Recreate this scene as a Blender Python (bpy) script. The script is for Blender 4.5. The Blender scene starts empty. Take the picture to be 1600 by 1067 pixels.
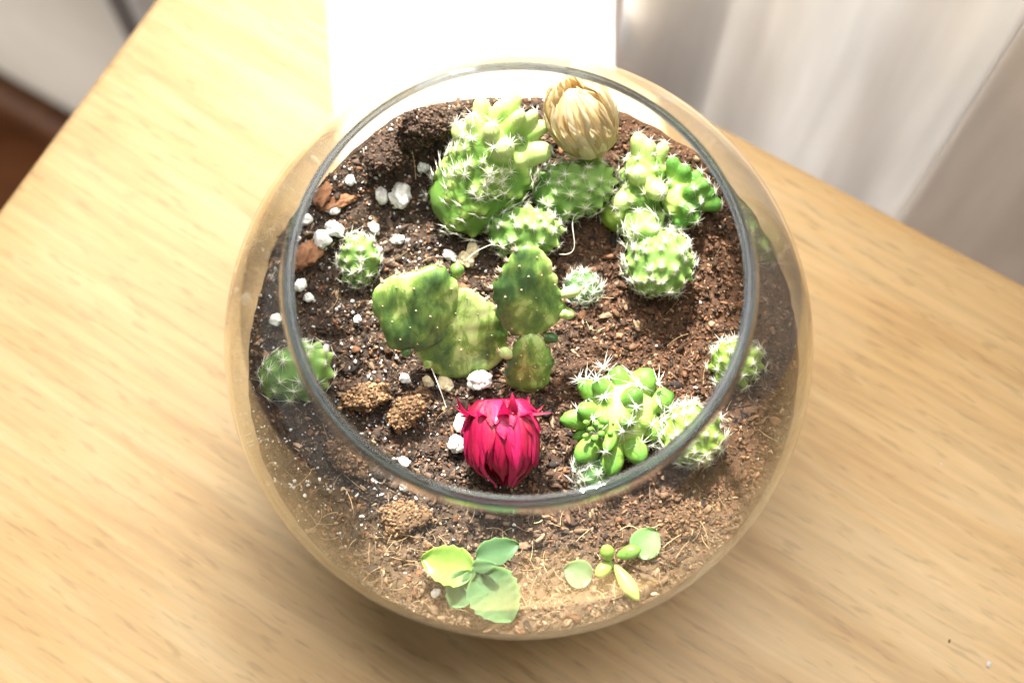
import bpy, math, random
import numpy as np
from mathutils import Vector, Matrix, Quaternion

# all lengths below are centimetres, turned to metres by S
S = 0.01
rng = np.random.default_rng(7)
random.seed(7)
scene = bpy.context.scene
COL = scene.collection

# ------------------------------------------------------------------ camera
PITCH = math.radians(72.5)
CAM = (-0.166, -11.752, 43.907)
cam_d = bpy.data.cameras.new('camera')
cam_d.sensor_width = 36.0
cam_d.lens = 2376.0 / 1600.0 * 36.0
cam_d.clip_start = 0.01
cam_d.clip_end = 50.0
cam_d.dof.use_dof = True
cam_d.dof.focus_distance = 39.6 * S
cam_d.dof.aperture_fstop = 8.0
cam = bpy.data.objects.new('camera', cam_d)
cam.location = [c * S for c in CAM]
cam.rotation_euler = (math.radians(90) - PITCH, 0, 0)
COL.objects.link(cam)
scene.camera = cam

# ------------------------------------------------------------------ light
w = bpy.data.worlds.new('World')
scene.world = w
w.use_nodes = True
w.node_tree.nodes['Background'].inputs[0].default_value = (1.0, 0.975, 0.94, 1)
w.node_tree.nodes['Background'].inputs[1].default_value = 0.27

SUN_AZ, SUN_EL = math.radians(7.4), math.radians(50)
TO_SUN = Vector((-math.sin(SUN_AZ) * math.cos(SUN_EL), math.cos(SUN_AZ) * math.cos(SUN_EL), math.sin(SUN_EL)))


def lamp(name, kind, loc, target, energy, color=(1, 1, 1), **kw):
    d = bpy.data.lights.new(name, kind)
    d.energy = energy
    d.color = color
    for k, v in kw.items():
        setattr(d, k, v)
    o = bpy.data.objects.new(name, d)
    o.location = [c * S for c in loc]
    o.rotation_euler = (Vector(target) - Vector(loc)).to_track_quat('-Z', 'Y').to_euler()
    COL.objects.link(o)
    return o


# the low sun that comes in between the curtains
lamp('sunlight_lamp', 'SPOT', TO_SUN * 420, (0, 0, 4), 4300, (1.0, 0.95, 0.86),
     spot_size=math.radians(22), spot_blend=0.1, shadow_soft_size=0.06)
# daylight through the sheer curtain and the window above the frame
lamp('window_daylight', 'AREA', (-2.5, 18.4, 44), (-2.5 - 0.5058 * 40, 18.4 - 0.8627 * 40, 44 - 20), 10.3, (1.0, 0.985, 0.955),
     shape='RECTANGLE', size=0.8, size_y=0.58)
# fill lamp added low on the left to brighten the wall
lamp('wall_fill', 'AREA', (-46, 15, -68), (-34, 41, -34), 1.5, (1.0, 0.96, 0.90),
     shape='RECTANGLE', size=0.5, size_y=0.2)
# daylight outside, behind the curtain
lamp('outdoor_daylight', 'AREA', (3.9 + 0.8627 * 22 + 0.5058 * 45, 18.8 - 0.5058 * 22 + 0.8627 * 45, 30), (3.9 + 0.8627 * 18, 18.8 - 0.5058 * 18, -5), 22.0, (0.96, 0.98, 1.0),
     shape='RECTANGLE', size=1.2, size_y=1.0)

scene.view_settings.view_transform = 'Standard'
scene.view_settings.look = 'None'
scene.view_settings.exposure = 0.06
scene.view_settings.gamma = 1.0
scene.view_settings.use_curve_mapping = False
cy = scene.cycles
cy.use_denoising = True
cy.max_bounces = 14
cy.transmission_bounces = 12
cy.transparent_max_bounces = 24
cy.glossy_bounces = 6
cy.diffuse_bounces = 5
cy.sample_clamp_indirect = 6.0
cy.blur_glossy = 0.3


# ------------------------------------------------------------------ helpers
def mat(name):
    m = bpy.data.materials.new(name)
    m.use_nodes = True
    nt = m.node_tree
    return m, nt, nt.nodes['Principled BSDF'], nt.nodes['Material Output']


def N(nt, t, **kw):
    n = nt.nodes.new(t)
    for k, v in kw.items():
        if k.startswith('i_'):
            key = k[2:]
            n.inputs[int(key) if key.isdigit() else key.replace('_', ' ')].default_value = v
        else:
            setattr(n, k, v)
    return n


def ramp(nt, stops, interp='LINEAR'):
    n = nt.nodes.new('ShaderNodeValToRGB')
    n.color_ramp.interpolation = interp
    e = n.color_ramp.elements
    while len(e) < len(stops):
        e.new(0.5)
    for el, (p, c) in zip(e, stops):
        el.position = p
        el.color = (c[0], c[1], c[2], 1) if not np.isscalar(c) else (c, c, c, 1)
    return n


def noise(nt, coord, scale, detail=4, rough=0.55, dist=0.0):
    n = N(nt, 'ShaderNodeTexNoise')
    n.inputs['Scale'].default_value = scale
    n.inputs['Detail'].default_value = detail
    n.inputs['Roughness'].default_value = rough
    n.inputs['Distortion'].default_value = dist
    nt.links.new(coord, n.inputs['Vector'])
    return n


def mixc(nt, fac, a, b, mode='MIX'):
    n = nt.nodes.new('ShaderNodeMix')
    n.data_type = 'RGBA'
    n.blend_type = mode
    for sock, v in ((n.inputs[0], fac), (n.inputs[6], a), (n.inputs[7], b)):
        if hasattr(v, 'is_output'):
            nt.links.new(v, sock)
        else:
            sock.default_value = v if np.isscalar(v) else (v[0], v[1], v[2], 1)
    return n.outputs[2]


def math_n(nt, op, a, b=None, clamp=False):
    n = nt.nodes.new('ShaderNodeMath')
    n.operation = op
    n.use_clamp = clamp
    for k, v in enumerate((a, b)):
        if v is None:
            continue
        if hasattr(v, 'is_output'):
            nt.links.new(v, n.inputs[k])
        else:
            n.inputs[k].default_value = v
    return n.outputs[0]


def bump(nt, height, strength, dist, bsdf):
    b = N(nt, 'ShaderNodeBump')
    b.inputs['Strength'].default_value = strength
    b.inputs['Distance'].default_value = dist * S
    nt.links.new(height, b.inputs['Height'])
    nt.links.new(b.outputs[0], bsdf.inputs['Normal'])


def make_mesh(name, verts, faces, smooth=True, attrs=None):
    """verts (n,3) in cm; faces: (m,3)/(m,4) array, or a list of index lists"""
    me = bpy.data.meshes.new(name)
    verts = np.asarray(verts, dtype=np.float64) * S
    if isinstance(faces, np.ndarray):
        k = faces.shape[1]
        me.vertices.add(len(verts))
        me.vertices.foreach_set('co', verts.astype(np.float32).ravel())
        me.loops.add(faces.size)
        me.loops.foreach_set('vertex_index', faces.astype(np.int32).ravel())
        me.polygons.add(len(faces))
        me.polygons.foreach_set('loop_start', np.arange(0, faces.size, k, dtype=np.int32))
        me.update(calc_edges=True)
    else:
        me.from_pydata([tuple(v) for v in verts], [], faces)
        me.update()
    if smooth:
        me.polygons.foreach_set('use_smooth', np.ones(len(me.polygons), dtype=bool))
    for an, av in (attrs or {}).items():
        av = np.asarray(av, dtype=np.float32)
        if av.ndim == 2:
            c4 = np.ones((len(av), 4), np.float32)
            c4[:, :3] = av
            at = me.attributes.new(an, 'FLOAT_COLOR', 'POINT')
            at.data.foreach_set('color', c4.ravel())
        else:
            at = me.attributes.new(an, 'FLOAT', 'POINT')
            at.data.foreach_set('value', av)
    me.validate()
    return me


def link(name, me, material, parent=None, loc=None, quat=None, scale=None):
    if material is not None and len(me.materials) == 0:
        me.materials.append(material)
    o = bpy.data.objects.new(name, me)
    COL.objects.link(o)
    if parent is not None:
        o.parent = parent
    if loc is not None:
        o.location = [c * S for c in loc]
    if quat is not None:
        o.rotation_mode = 'QUATERNION'
        o.rotation_quaternion = quat
    if scale is not None:
        o.scale = (scale,) * 3 if np.isscalar(scale) else scale
    return o


def tag(o, label=None, cat=None, group=None, kind=None):
    for k, v in (('label', label), ('category', cat), ('group', group), ('kind', kind)):
        if v:
            o[k] = v
    return o


def thing(name, loc, label, cat, group=None):
    o = bpy.data.objects.new(name, None)
    o.empty_display_size = 0.005
    o.location = [c * S for c in loc]
    COL.objects.link(o)
    return tag(o, label, cat, group)


def grid_faces(nr, nc, closed=True, off=0):
    f = []
    for i in range(nr - 1):
        for j in range(nc if closed else nc - 1):
            a, b = i * nc + j, i * nc + (j + 1) % nc
            f.append((a + off, b + off, b + nc + off, a + nc + off))
    return np.array(f, dtype=np.int32)


def frame(axis, ref=(0, 0, 1)):
    z = np.asarray(axis, float)
    z = z / np.linalg.norm(z)
    r = np.asarray(ref, float)
    if abs(z @ r) / np.linalg.norm(r) > 0.97:
        r = np.array([0, 1.0, 0])
    x = np.cross(r, z)
    x /= np.linalg.norm(x)
    y = np.cross(z, x)
    return np.stack([x, y, z], 1)      # columns: local x, y, z in world


def quat_of(M):
    return Matrix([list(map(float, r)) for r in M]).to_quaternion()


def vnoise(p, seed=0, octaves=3, f0=1.0):
    """cheap smooth noise from sums of sines, about -1..1"""
    r = np.random.default_rng(seed)
    out = np.zeros(len(p))
    amp, tot, f = 1.0, 0.0, f0
    for _ in range(octaves):
        for _ in range(4):
            k = r.normal(size=p.shape[1])
            k *= f * 2.2 / np.linalg.norm(k)
            out += amp * np.sin(p @ k + r.uniform(0, 6.28)) / 2.8
        tot += amp
        amp *= 0.55
        f *= 2.1
    return out / tot


def box(bb0, bb1):
    x0, y0, z0 = bb0
    x1, y1, z1 = bb1
    v = [(x0, y0, z0), (x1, y0, z0), (x1, y1, z0), (x0, y1, z0), (x0, y0, z1), (x1, y0, z1), (x1, y1, z1), (x0, y1, z1)]
    f = [(0, 3, 2, 1), (4, 5, 6, 7), (0, 1, 5, 4), (1, 2, 6, 5), (2, 3, 7, 6), (3, 0, 4, 7)]
    return np.array(v, float), np.array(f, dtype=np.int32)


def bevel(o, width, seg=3):
    m = o.modifiers.new('bevel', 'BEVEL')
    m.width = width * S
    m.segments = seg
    m.limit_method = 'ANGLE'
    return o


# icosphere data
def ico(sub):
    t = (1 + 5 ** 0.5) / 2
    v = [(-1, t, 0), (1, t, 0), (-1, -t, 0), (1, -t, 0), (0, -1, t), (0, 1, t), (0, -1, -t), (0, 1, -t), (t, 0, -1), (t, 0, 1), (-t, 0, -1), (-t, 0, 1)]
    f = [(0, 11, 5), (0, 5, 1), (0, 1, 7), (0, 7, 10), (0, 10, 11), (1, 5, 9), (5, 11, 4), (11, 10, 2), (10, 7, 6), (7, 1, 8), (3, 9, 4), (3, 4, 2), (3, 2, 6), (3, 6, 8), (3, 8, 9), (4, 9, 5), (2, 4, 11), (6, 2, 10), (8, 6, 7), (9, 8, 1)]
    v = [np.array(a, float) / np.linalg.norm(a) for a in v]
    for _ in range(sub):
        cache, nf = {}, []

        def mid(a, b):
            k = (min(a, b), max(a, b))
            if k not in cache:
                m = v[a] + v[b]
                v.append(m / np.linalg.norm(m))
                cache[k] = len(v) - 1
            return cache[k]
        for a, b, c in f:
            ab, bc, ca = mid(a, b), mid(b, c), mid(c, a)
            nf += [(a, ab, ca), (b, bc, ab), (c, ca, bc), (ab, bc, ca)]
        f = nf
    return np.array(v), np.array(f, dtype=np.int32)


# ------------------------------------------------------------------ materials
def mat_wood():
    m, nt, b, _ = mat('beech_wood')
    tc = N(nt, 'ShaderNodeTexCoord')
    mp = N(nt, 'ShaderNodeMapping')
    nt.links.new(tc.outputs['Object'], mp.inputs['Vector'])
    mp.inputs['Rotation'].default_value = (0, 0, math.radians(2))
    mp2 = N(nt, 'ShaderNodeMapping')
    nt.links.new(mp.outputs[0], mp2.inputs['Vector'])
    mp2.inputs['Scale'].default_value = (0.17, 1, 1)
    mp3 = N(nt, 'ShaderNodeMapping')
    nt.links.new(mp.outputs[0], mp3.inputs['Vector'])
    mp3.inputs['Scale'].default_value = (0.045, 1, 1)
    g1 = noise(nt, mp2.outputs[0], 70, 4, 0.55, 0.9)             # broad figure
    g2 = noise(nt, mp3.outputs[0], 330, 5, 0.62, 0.25)            # fine grain
    g3 = noise(nt, mp2.outputs[0], 520, 2, 0.5)                 # ray flecks
    g4 = noise(nt, mp.outputs[0], 9, 2, 0.5)                    # uneven tone
    r1 = ramp(nt, [(0.28, (0.53, 0.34, 0.155)), (0.5, (0.605, 0.41, 0.20)), (0.70, (0.66, 0.475, 0.255))])
    nt.links.new(g1.outputs[0], r1.inputs[0])
    r2 = ramp(nt, [(0.36, 0.87), (0.60, 1.04)])
    nt.links.new(g2.outputs[0], r2.inputs[0])
    r3 = ramp(nt, [(0.58, 1.0), (0.68, 0.82)])
    nt.links.new(g3.outputs[0], r3.inputs[0])
    r4 = ramp(nt, [(0.3, (0.93, 0.88, 0.80)), (0.7, (1.03, 1.03, 1.05))])
    nt.links.new(g4.outputs[0], r4.inputs[0])
    c = mixc(nt, 1.0, r1.outputs[0], r2.outputs[0], 'MULTIPLY')
    c = mixc(nt, 1.0, c, r3.outputs[0], 'MULTIPLY')
    c = mixc(nt, 1.0, c, r4.outputs[0], 'MULTIPLY')
    nt.links.new(c, b.inputs['Base Color'])
    b.inputs['Roughness'].default_value = 0.42
    b.inputs['Specular IOR Level'].default_value = 0.35
    bump(nt, g2.outputs[0], 0.15, 0.02, b)
    return m


def mat_plain(name, col, rough=0.6, spec=0.4, nscale=None, ncol=None, bumpd=None):
    m, nt, b, _ = mat(name)
    b.inputs['Base Color'].default_value = (*col, 1)
    b.inputs['Roughness'].default_value = rough
    b.inputs['Specular IOR Level'].default_value = spec
    if nscale:
        tc = N(nt, 'ShaderNodeTexCoord')
        n = noise(nt, tc.outputs['Object'], nscale, 5, 0.6)
        r = ramp(nt, [(0.3, ncol), (0.7, col)])
        nt.links.new(n.outputs[0], r.inputs[0])
        nt.links.new(r.outputs[0], b.inputs['Base Color'])
        if bumpd:
            bump(nt, n.outputs[0], 0.6, bumpd, b)
    return m


def mat_floor():
    m, nt, b, _ = mat('brown_floor')
    tc = N(nt, 'ShaderNodeTexCoord')
    mp = N(nt, 'ShaderNodeMapping')
    nt.links.new(tc.outputs['Object'], mp.inputs['Vector'])
    mp.inputs['Rotation'].default_value = (0, 0, math.radians(62))
    mp.inputs['Scale'].default_value = (0.15, 1, 1)
    n = noise(nt, mp.outputs[0], 22, 4, 0.6, 0.4)
    r = ramp(nt, [(0.3, (0.18, 0.065, 0.022)), (0.7, (0.36, 0.14, 0.055))])
    nt.links.new(n.outputs[0], r.inputs[0])
    nt.links.new(r.outputs[0], b.inputs['Base Color'])
    b.inputs['Roughness'].default_value = 0.4
    return m


def mat_curtain(name, c0, c1):
    m, nt, b, out = mat(name)
    tc = N(nt, 'ShaderNodeTexCoord')
    mp = N(nt, 'ShaderNodeMapping')
    nt.links.new(tc.outputs['Object'], mp.inputs['Vector'])
    mp.inputs['Scale'].default_value = (1, 1, 0.12)
    n = noise(nt, mp.outputs[0], 60, 3, 0.5)
    r = ramp(nt, [(0.3, c0), (0.7, c1)])
    nt.links.new(n.outputs[0], r.inputs[0])
    d = N(nt, 'ShaderNodeBsdfDiffuse')
    t = N(nt, 'ShaderNodeBsdfTranslucent')
    mx = N(nt, 'ShaderNodeMixShader')
    mx.inputs[0].default_value = 0.35
    for s in (d, t):
        nt.links.new(r.outputs[0], s.inputs['Color'])
    nt.links.new(d.outputs[0], mx.inputs[1])
    nt.links.new(t.outputs[0], mx.inputs[2])
    nt.links.new(mx.outputs[0], out.inputs['Surface'])
    return m


def mat_wall_glass():
    """thin bowl wall: light goes straight through, mirrored more where the wall turns edge-on"""
    m, nt, b, out = mat('bowl_glass')
    nt.nodes.remove(b)
    geo = N(nt, 'ShaderNodeNewGeometry')
    dot = N(nt, 'ShaderNodeVectorMath', operation='DOT_PRODUCT')
    nt.links.new(geo.outputs['Normal'], dot.inputs[0])
    nt.links.new(geo.outputs['Incoming'], dot.inputs[1])
    c = math_n(nt, 'ABSOLUTE', dot.outputs['Value'])
    k = math_n(nt, 'SUBTRACT', 1.0, c, True)
    k5 = math_n(nt, 'POWER', k, 4.0)
    fr = math_n(nt, 'MULTIPLY_ADD', k5, 0.42)
    nt.nodes[-1].inputs[2].default_value = 0.045
    # the tint deepens with the length of the way through the glass
    tint = ramp(nt, [(0.0, (0.985, 0.985, 0.975)), (0.55, (0.965, 0.965, 0.945)), (0.9, (0.90, 0.89, 0.85)), (1.0, (0.72, 0.70, 0.64))])
    nt.links.new(k, tint.inputs[0])
    tr = N(nt, 'ShaderNodeBsdfTransparent')
    nt.links.new(tint.outputs[0], tr.inputs['Color'])
    gl = N(nt, 'ShaderNodeBsdfGlossy')
    gl.inputs['Roughness'].default_value = 0.01
    gl.inputs['Color'].default_value = (1, 1, 1, 1)
    mx = N(nt, 'ShaderNodeMixShader')
    nt.links.new(fr, mx.inputs[0])
    nt.links.new(tr.outputs[0], mx.inputs[1])
    nt.links.new(gl.outputs[0], mx.inputs[2])
    # bending glass in front; straight-through glass put at the back to let sun in
    tc = N(nt, 'ShaderNodeTexCoord')
    sep = N(nt, 'ShaderNodeSeparateXYZ')
    nt.links.new(tc.outputs['Object'], sep.inputs[0])
    mr = N(nt, 'ShaderNodeMapRange')
    mr.interpolation_type = 'SMOOTHSTEP'
    mr.inputs['From Min'].default_value = 2.2 * S
    mr.inputs['From Max'].default_value = -0.5 * S
    nt.links.new(sep.outputs['Y'], mr.inputs['Value'])
    gg = N(nt, 'ShaderNodeBsdfGlass')
    gg.inputs['Color'].default_value = (0.975, 0.98, 0.965, 1)
    gg.inputs['Roughness'].default_value = 0.0
    gg.inputs['IOR'].default_value = 1.48
    half = N(nt, 'ShaderNodeMixShader')
    nt.links.new(mr.outputs[0], half.inputs[0])
    nt.links.new(mx.outputs[0], half.inputs[1])
    nt.links.new(gg.outputs[0], half.inputs[2])
    mx = half
    # dust and dried water specks
    sp = N(nt, 'ShaderNodeTexVoronoi')
    sp.inputs['Scale'].default_value = 520
    nt.links.new(tc.outputs['Object'], sp.inputs['Vector'])
    spr = ramp(nt, [(0.0, 0.6), (0.2, 0.0)])
    nt.links.new(sp.outputs['Distance'], spr.inputs[0])
    big = noise(nt, tc.outputs['Object'], 45, 3, 0.6)
    bigr = ramp(nt, [(0.52, 0.0), (0.72, 0.8)])
    nt.links.new(big.outputs[0], bigr.inputs[0])
    speck = math_n(nt, 'MULTIPLY', spr.outputs[0], bigr.outputs[0])
    film = ramp(nt, [(0.4, 0.003), (0.75, 0.026)])
    nt.links.new(big.outputs[0], film.inputs[0])
    dust = math_n(nt, 'ADD', speck, film.outputs[0], True)
    df = N(nt, 'ShaderNodeBsdfDiffuse')
    df.inputs['Color'].default_value = (0.62, 0.57, 0.50, 1)
    tl = N(nt, 'ShaderNodeBsdfTranslucent')
    tl.inputs['Color'].default_value = (0.62, 0.57, 0.50, 1)
    dd = N(nt, 'ShaderNodeMixShader')
    dd.inputs[0].default_value = 0.5
    nt.links.new(df.outputs[0], dd.inputs[1])
    nt.links.new(tl.outputs[0], dd.inputs[2])
    fin = N(nt, 'ShaderNodeMixShader')
    nt.links.new(dust, fin.inputs[0])
    nt.links.new(mx.outputs[0], fin.inputs[1])
    nt.links.new(dd.outputs[0], fin.inputs[2])
    nt.links.new(fin.outputs[0], out.inputs['Surface'])
    return m


def mat_rim_glass():
    m, nt, b, out = mat('rim_glass')
    b.inputs['Base Color'].default_value = (0.20, 0.235, 0.265, 1)  # dark tint put in for the dim room seen in the clear rim
    b.inputs['Roughness'].default_value = 0.0
    b.inputs['IOR'].default_value = 1.5
    b.inputs['Transmission Weight'].default_value = 1.0
    return m


def mat_vcol(name, rough=0.9, nscale=900, bumpd=0.03, sss=0.0, spec=0.3):
    """pigment from the pieces' own colour attribute, fine grain on top"""
    m, nt, b, _ = mat(name)
    at = N(nt, 'ShaderNodeAttribute', attribute_name='tone')
    tc = N(nt, 'ShaderNodeTexCoord')
    n = noise(nt, tc.outputs['Object'], nscale, 4, 0.65)
    r = ramp(nt, [(0.3, 0.55), (0.7, 1.35)])
    nt.links.new(n.outputs[0], r.inputs[0])
    c = mixc(nt, 1.0, at.outputs['Color'], r.outputs[0], 'MULTIPLY')
    nt.links.new(c, b.inputs['Base Color'])
    b.inputs['Roughness'].default_value = rough
    b.inputs['Specular IOR Level'].default_value = spec
    bump(nt, n.outputs[0], 0.8, bumpd, b)
    return m


def mat_cactus(name, deep, mid, light, nscale=160, sss=0.2, rough=0.5):
    """green flesh; the attribute tip (0 base .. 1 top of a tubercle) moves from pale to full green"""
    m, nt, b, _ = mat(name)
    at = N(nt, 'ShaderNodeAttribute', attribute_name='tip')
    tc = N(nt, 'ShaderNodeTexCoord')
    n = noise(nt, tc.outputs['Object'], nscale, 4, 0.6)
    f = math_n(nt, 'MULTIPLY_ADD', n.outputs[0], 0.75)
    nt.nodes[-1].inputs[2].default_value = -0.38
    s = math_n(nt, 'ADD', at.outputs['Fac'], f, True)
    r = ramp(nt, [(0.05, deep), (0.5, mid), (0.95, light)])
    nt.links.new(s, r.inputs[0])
    n2 = noise(nt, tc.outputs['Object'], 1400, 2, 0.5)
    sp = ramp(nt, [(0.28, 0.35), (0.36, 1.0)])
    nt.links.new(n2.outputs[0], sp.inputs[0])
    c = mixc(nt, 0.7, r.outputs[0], sp.outputs[0], 'MULTIPLY')
    nt.links.new(c, b.inputs['Base Color'])
    b.inputs['Roughness'].default_value = rough
    b.inputs['Subsurface Weight'].default_value = sss
    b.inputs['Specular IOR Level'].default_value = 0.22
    b.inputs['Subsurface Radius'].default_value = (0.7, 1.0, 0.25)
    b.inputs['Subsurface Scale'].default_value = 0.25 * S
    bump(nt, n.outputs[0], 0.3, 0.03, b)
    return m


def mat_spine():
    m, nt, b, out = mat('white_spine')
    b.inputs['Base Color'].default_value = (0.84, 0.82, 0.72, 1)
    b.inputs['Roughness'].default_value = 0.5
    t = N(nt, 'ShaderNodeBsdfTranslucent')
    t.inputs['Color'].default_value = (0.84, 0.82, 0.72, 1)
    mx = N(nt, 'ShaderNodeMixShader')
    mx.inputs[0].default_value = 0.3
    nt.links.new(b.outputs[0], mx.inputs[1])
    nt.links.new(t.outputs[0], mx.inputs[2])
    nt.links.new(mx.outputs[0], out.inputs['Surface'])
    return m


def mat_opuntia():
    m, nt, b, _ = mat('variegated_pad')
    tc = N(nt, 'ShaderNodeTexCoord')
    mp = N(nt, 'ShaderNodeMapping')
    nt.links.new(tc.outputs['Object'], mp.inputs['Vector'])
    mp.inputs['Scale'].default_value = (1, 0.55, 0.55)
    n = noise(nt, mp.outputs[0], 210, 6, 0.7, 0.35)
    n2 = noise(nt, mp.outputs[0], 75, 3, 0.6, 0.3)
    s = math_n(nt, 'MULTIPLY_ADD', n2.outputs[0], 1.3)
    nt.nodes[-1].inputs[2].default_value = -0.64
    s = math_n(nt, 'ADD', n.outputs[0], s)
    at = N(nt, 'ShaderNodeAttribute', attribute_name='tip')
    s = math_n(nt, 'ADD', s, at.outputs['Fac'], True)
    r = ramp(nt, [(0.26, (0.045, 0.10, 0.028)), (0.40, (0.11, 0.20, 0.045)), (0.50, (0.19, 0.30, 0.06)), (0.56, (0.36, 0.46, 0.14)), (0.75, (0.50, 0.57, 0.25))])
    nt.links.new(s, r.inputs[0])
    nt.links.new(r.outputs[0], b.inputs['Base Color'])
    b.inputs['Roughness'].default_value = 0.42
    b.inputs['Subsurface Weight'].default_value = 0.2
    b.inputs['Subsurface Radius'].default_value = (0.6, 1.0, 0.2)
    b.inputs['Subsurface Scale'].default_value = 0.2 * S
    bump(nt, n.outputs[0], 0.3, 0.04, b)
    return m


def mat_bract(name, c0, c1, c2, rough, coat):
    m, nt, b, out = mat(name)
    at = N(nt, 'ShaderNodeAttribute', attribute_name='tip')
    at2 = N(nt, 'ShaderNodeAttribute', attribute_name='across')
    cmb = N(nt, 'ShaderNodeCombineXYZ')
    nt.links.new(at2.outputs['Fac'], cmb.inputs[0])
    nt.links.new(at.outputs['Fac'], cmb.inputs[1])
    oi = N(nt, 'ShaderNodeObjectInfo')
    nt.links.new(oi.outputs['Random'], cmb.inputs[2])
    mp = N(nt, 'ShaderNodeMapping')
    nt.links.new(cmb.outputs[0], mp.inputs['Vector'])
    mp.inputs['Scale'].default_value = (7, 0.7, 40)
    n = noise(nt, mp.outputs[0], 2.6, 4, 0.65)
    r = ramp(nt, [(0.28, c0), (0.5, c1), (0.72, c2)])
    jit = math_n(nt, 'MULTIPLY_ADD', oi.outputs['Random'], 0.3)
    nt.nodes[-1].inputs[2].default_value = -0.15
    nt.links.new(math_n(nt, 'ADD', n.outputs[0], jit), r.inputs[0])
    nt.links.new(r.outputs[0], b.inputs['Base Color'])
    b.inputs['Roughness'].default_value = rough
    b.inputs['Coat Weight'].default_value = coat
    b.inputs['Coat Roughness'].default_value = 0.18
    t = N(nt, 'ShaderNodeBsdfTranslucent')
    nt.links.new(r.outputs[0], t.inputs['Color'])
    mx = N(nt, 'ShaderNodeMixShader')
    mx.inputs[0].default_value = 0.45
    nt.links.new(b.outputs[0], mx.inputs[1])
    nt.links.new(t.outputs[0], mx.inputs[2])
    bump(nt, n.outputs[0], 0.5, 0.05, b)
    nt.links.new(mx.outputs[0], out.inputs['Surface'])
    return m


M_WOOD = mat_wood()
M_FLOOR = mat_floor()
M_WALL = mat_plain('grey_wall', (0.80, 0.77, 0.70), 0.8, 0.2, 30, (0.74, 0.71, 0.64))
M_BASEBOARD = mat_plain('brown_board', (0.16, 0.065, 0.025), 0.5, 0.4, 60, (0.09, 0.035, 0.014))
M_DARK = mat_plain('dark_frame', (0.035, 0.022, 0.018), 0.5)
M_PAINT = mat_plain('white_paint', (0.80, 0.80, 0.79), 0.45, 0.4, 40, (0.74, 0.74, 0.73))
M_CURTAIN = mat_curtain('sheer_curtain', (0.68, 0.67, 0.655), (0.80, 0.79, 0.775))
M_CURTAIN_SHADED = mat_curtain('shaded_curtain', (0.50, 0.46, 0.42), (0.58, 0.54, 0.50))  # shade on the right folds put into a darker copy of the curtain colour
M_GLASS = mat_wall_glass()
M_RIM = mat_rim_glass()
M_SOIL = mat_vcol('potting_soil', 0.95, 700, 0.06)
M_CRUMB = mat_vcol('soil_crumb', 0.85, 1100, 0.03, spec=0.35)
M_PERL = mat_plain('perlite', (0.84, 0.83, 0.80), 0.8, 0.25, 700, (0.52, 0.50, 0.46), 0.03)
M_PERLY = mat_plain('yellow_perlite', (0.72, 0.62, 0.40), 0.8, 0.25, 700, (0.50, 0.40, 0.24), 0.03)
M_BARK = mat_plain('bark', (0.30, 0.145, 0.075), 0.85, 0.25, 420, (0.11, 0.045, 0.022), 0.05)
M_FIBRE = mat_plain('root_fibre', (0.55, 0.42, 0.26), 0.8, 0.2)
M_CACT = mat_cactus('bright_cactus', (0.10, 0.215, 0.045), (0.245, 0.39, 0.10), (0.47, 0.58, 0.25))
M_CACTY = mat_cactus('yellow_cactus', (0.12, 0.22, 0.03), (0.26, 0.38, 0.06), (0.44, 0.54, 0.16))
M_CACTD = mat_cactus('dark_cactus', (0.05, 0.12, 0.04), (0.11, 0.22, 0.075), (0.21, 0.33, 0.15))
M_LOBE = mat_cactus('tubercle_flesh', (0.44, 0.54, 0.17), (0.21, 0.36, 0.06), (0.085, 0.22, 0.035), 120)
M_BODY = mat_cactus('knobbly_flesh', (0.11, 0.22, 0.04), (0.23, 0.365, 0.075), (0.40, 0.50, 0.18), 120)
M_SPINE = mat_spine()
M_WOOL = mat_plain('areole_wool', (0.62, 0.50, 0.36), 0.9, 0.1, 1500, (0.34, 0.22, 0.12))
M_OPUN = mat_opuntia()
M_RED = mat_bract('red_bract', (0.25, 0.002, 0.022), (0.45, 0.005, 0.065), (0.60, 0.02, 0.155), 0.38, 0.45)
M_TAN = mat_bract('dry_bract', (0.50, 0.33, 0.14), (0.76, 0.63, 0.38), (0.86, 0.80, 0.62), 0.5, 0.1)
M_KAL = mat_cactus('kalanchoe_leaf', (0.055, 0.125, 0.048), (0.09, 0.175, 0.078), (0.14, 0.225, 0.115), 90, 0.25, 0.45)
M_SED = mat_cactus('sedum_leaf', (0.11, 0.22, 0.045), (0.19, 0.31, 0.06), (0.33, 0.43, 0.13), 110, 0.3, 0.3)

# ------------------------------------------------------------------ the setting
E1 = np.array([0.8627, -0.5058, 0.0])          # along the window wall and the table's far edge
E2 = np.array([-0.5058, -0.8627, 0.0])         # into the room
EZ = np.array([0, 0, 1.0])
WALL0 = np.array([3.9, 18.8, 0.0])             # a point on the window wall


def wall_pts(v):
    """(along, into the room, up) -> world"""
    v = np.asarray(v, float)
    return WALL0 + v[:, :1] * E1 + v[:, 1:2] * E2 + v[:, 2:] * EZ


def wall_box(name, a, b, material, parent=None):
    v, f = box(a, b)
    v = wall_pts(v)
    v = v[:]
    return link(name, make_mesh(name, v, f[:, ::-1].copy(), smooth=False), material, parent)


v, f = box((-220, -160, -73), (220, 130, -72))
fl = link('floor', make_mesh('floor', v, f, False), M_FLOOR)
tag(fl, kind='structure')
# wall left of the window, with skirting board and the dark window post
wl = wall_box('wall', (-160, -9, -71.9), (-31.2, 0, 150), M_WALL)
tag(wl, kind='structure')
wall_box('skirting_board', (-160, 0.02, -71.9), (-31.2, 1.6, -65), M_BASEBOARD, wl)
wp = wall_box('window_post', (-31.1, -6, -71.9), (-28.4, 1.2, 150), M_DARK)
tag(wp, 'dark brown window post at the edge of the grey wall', 'window post')
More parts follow.
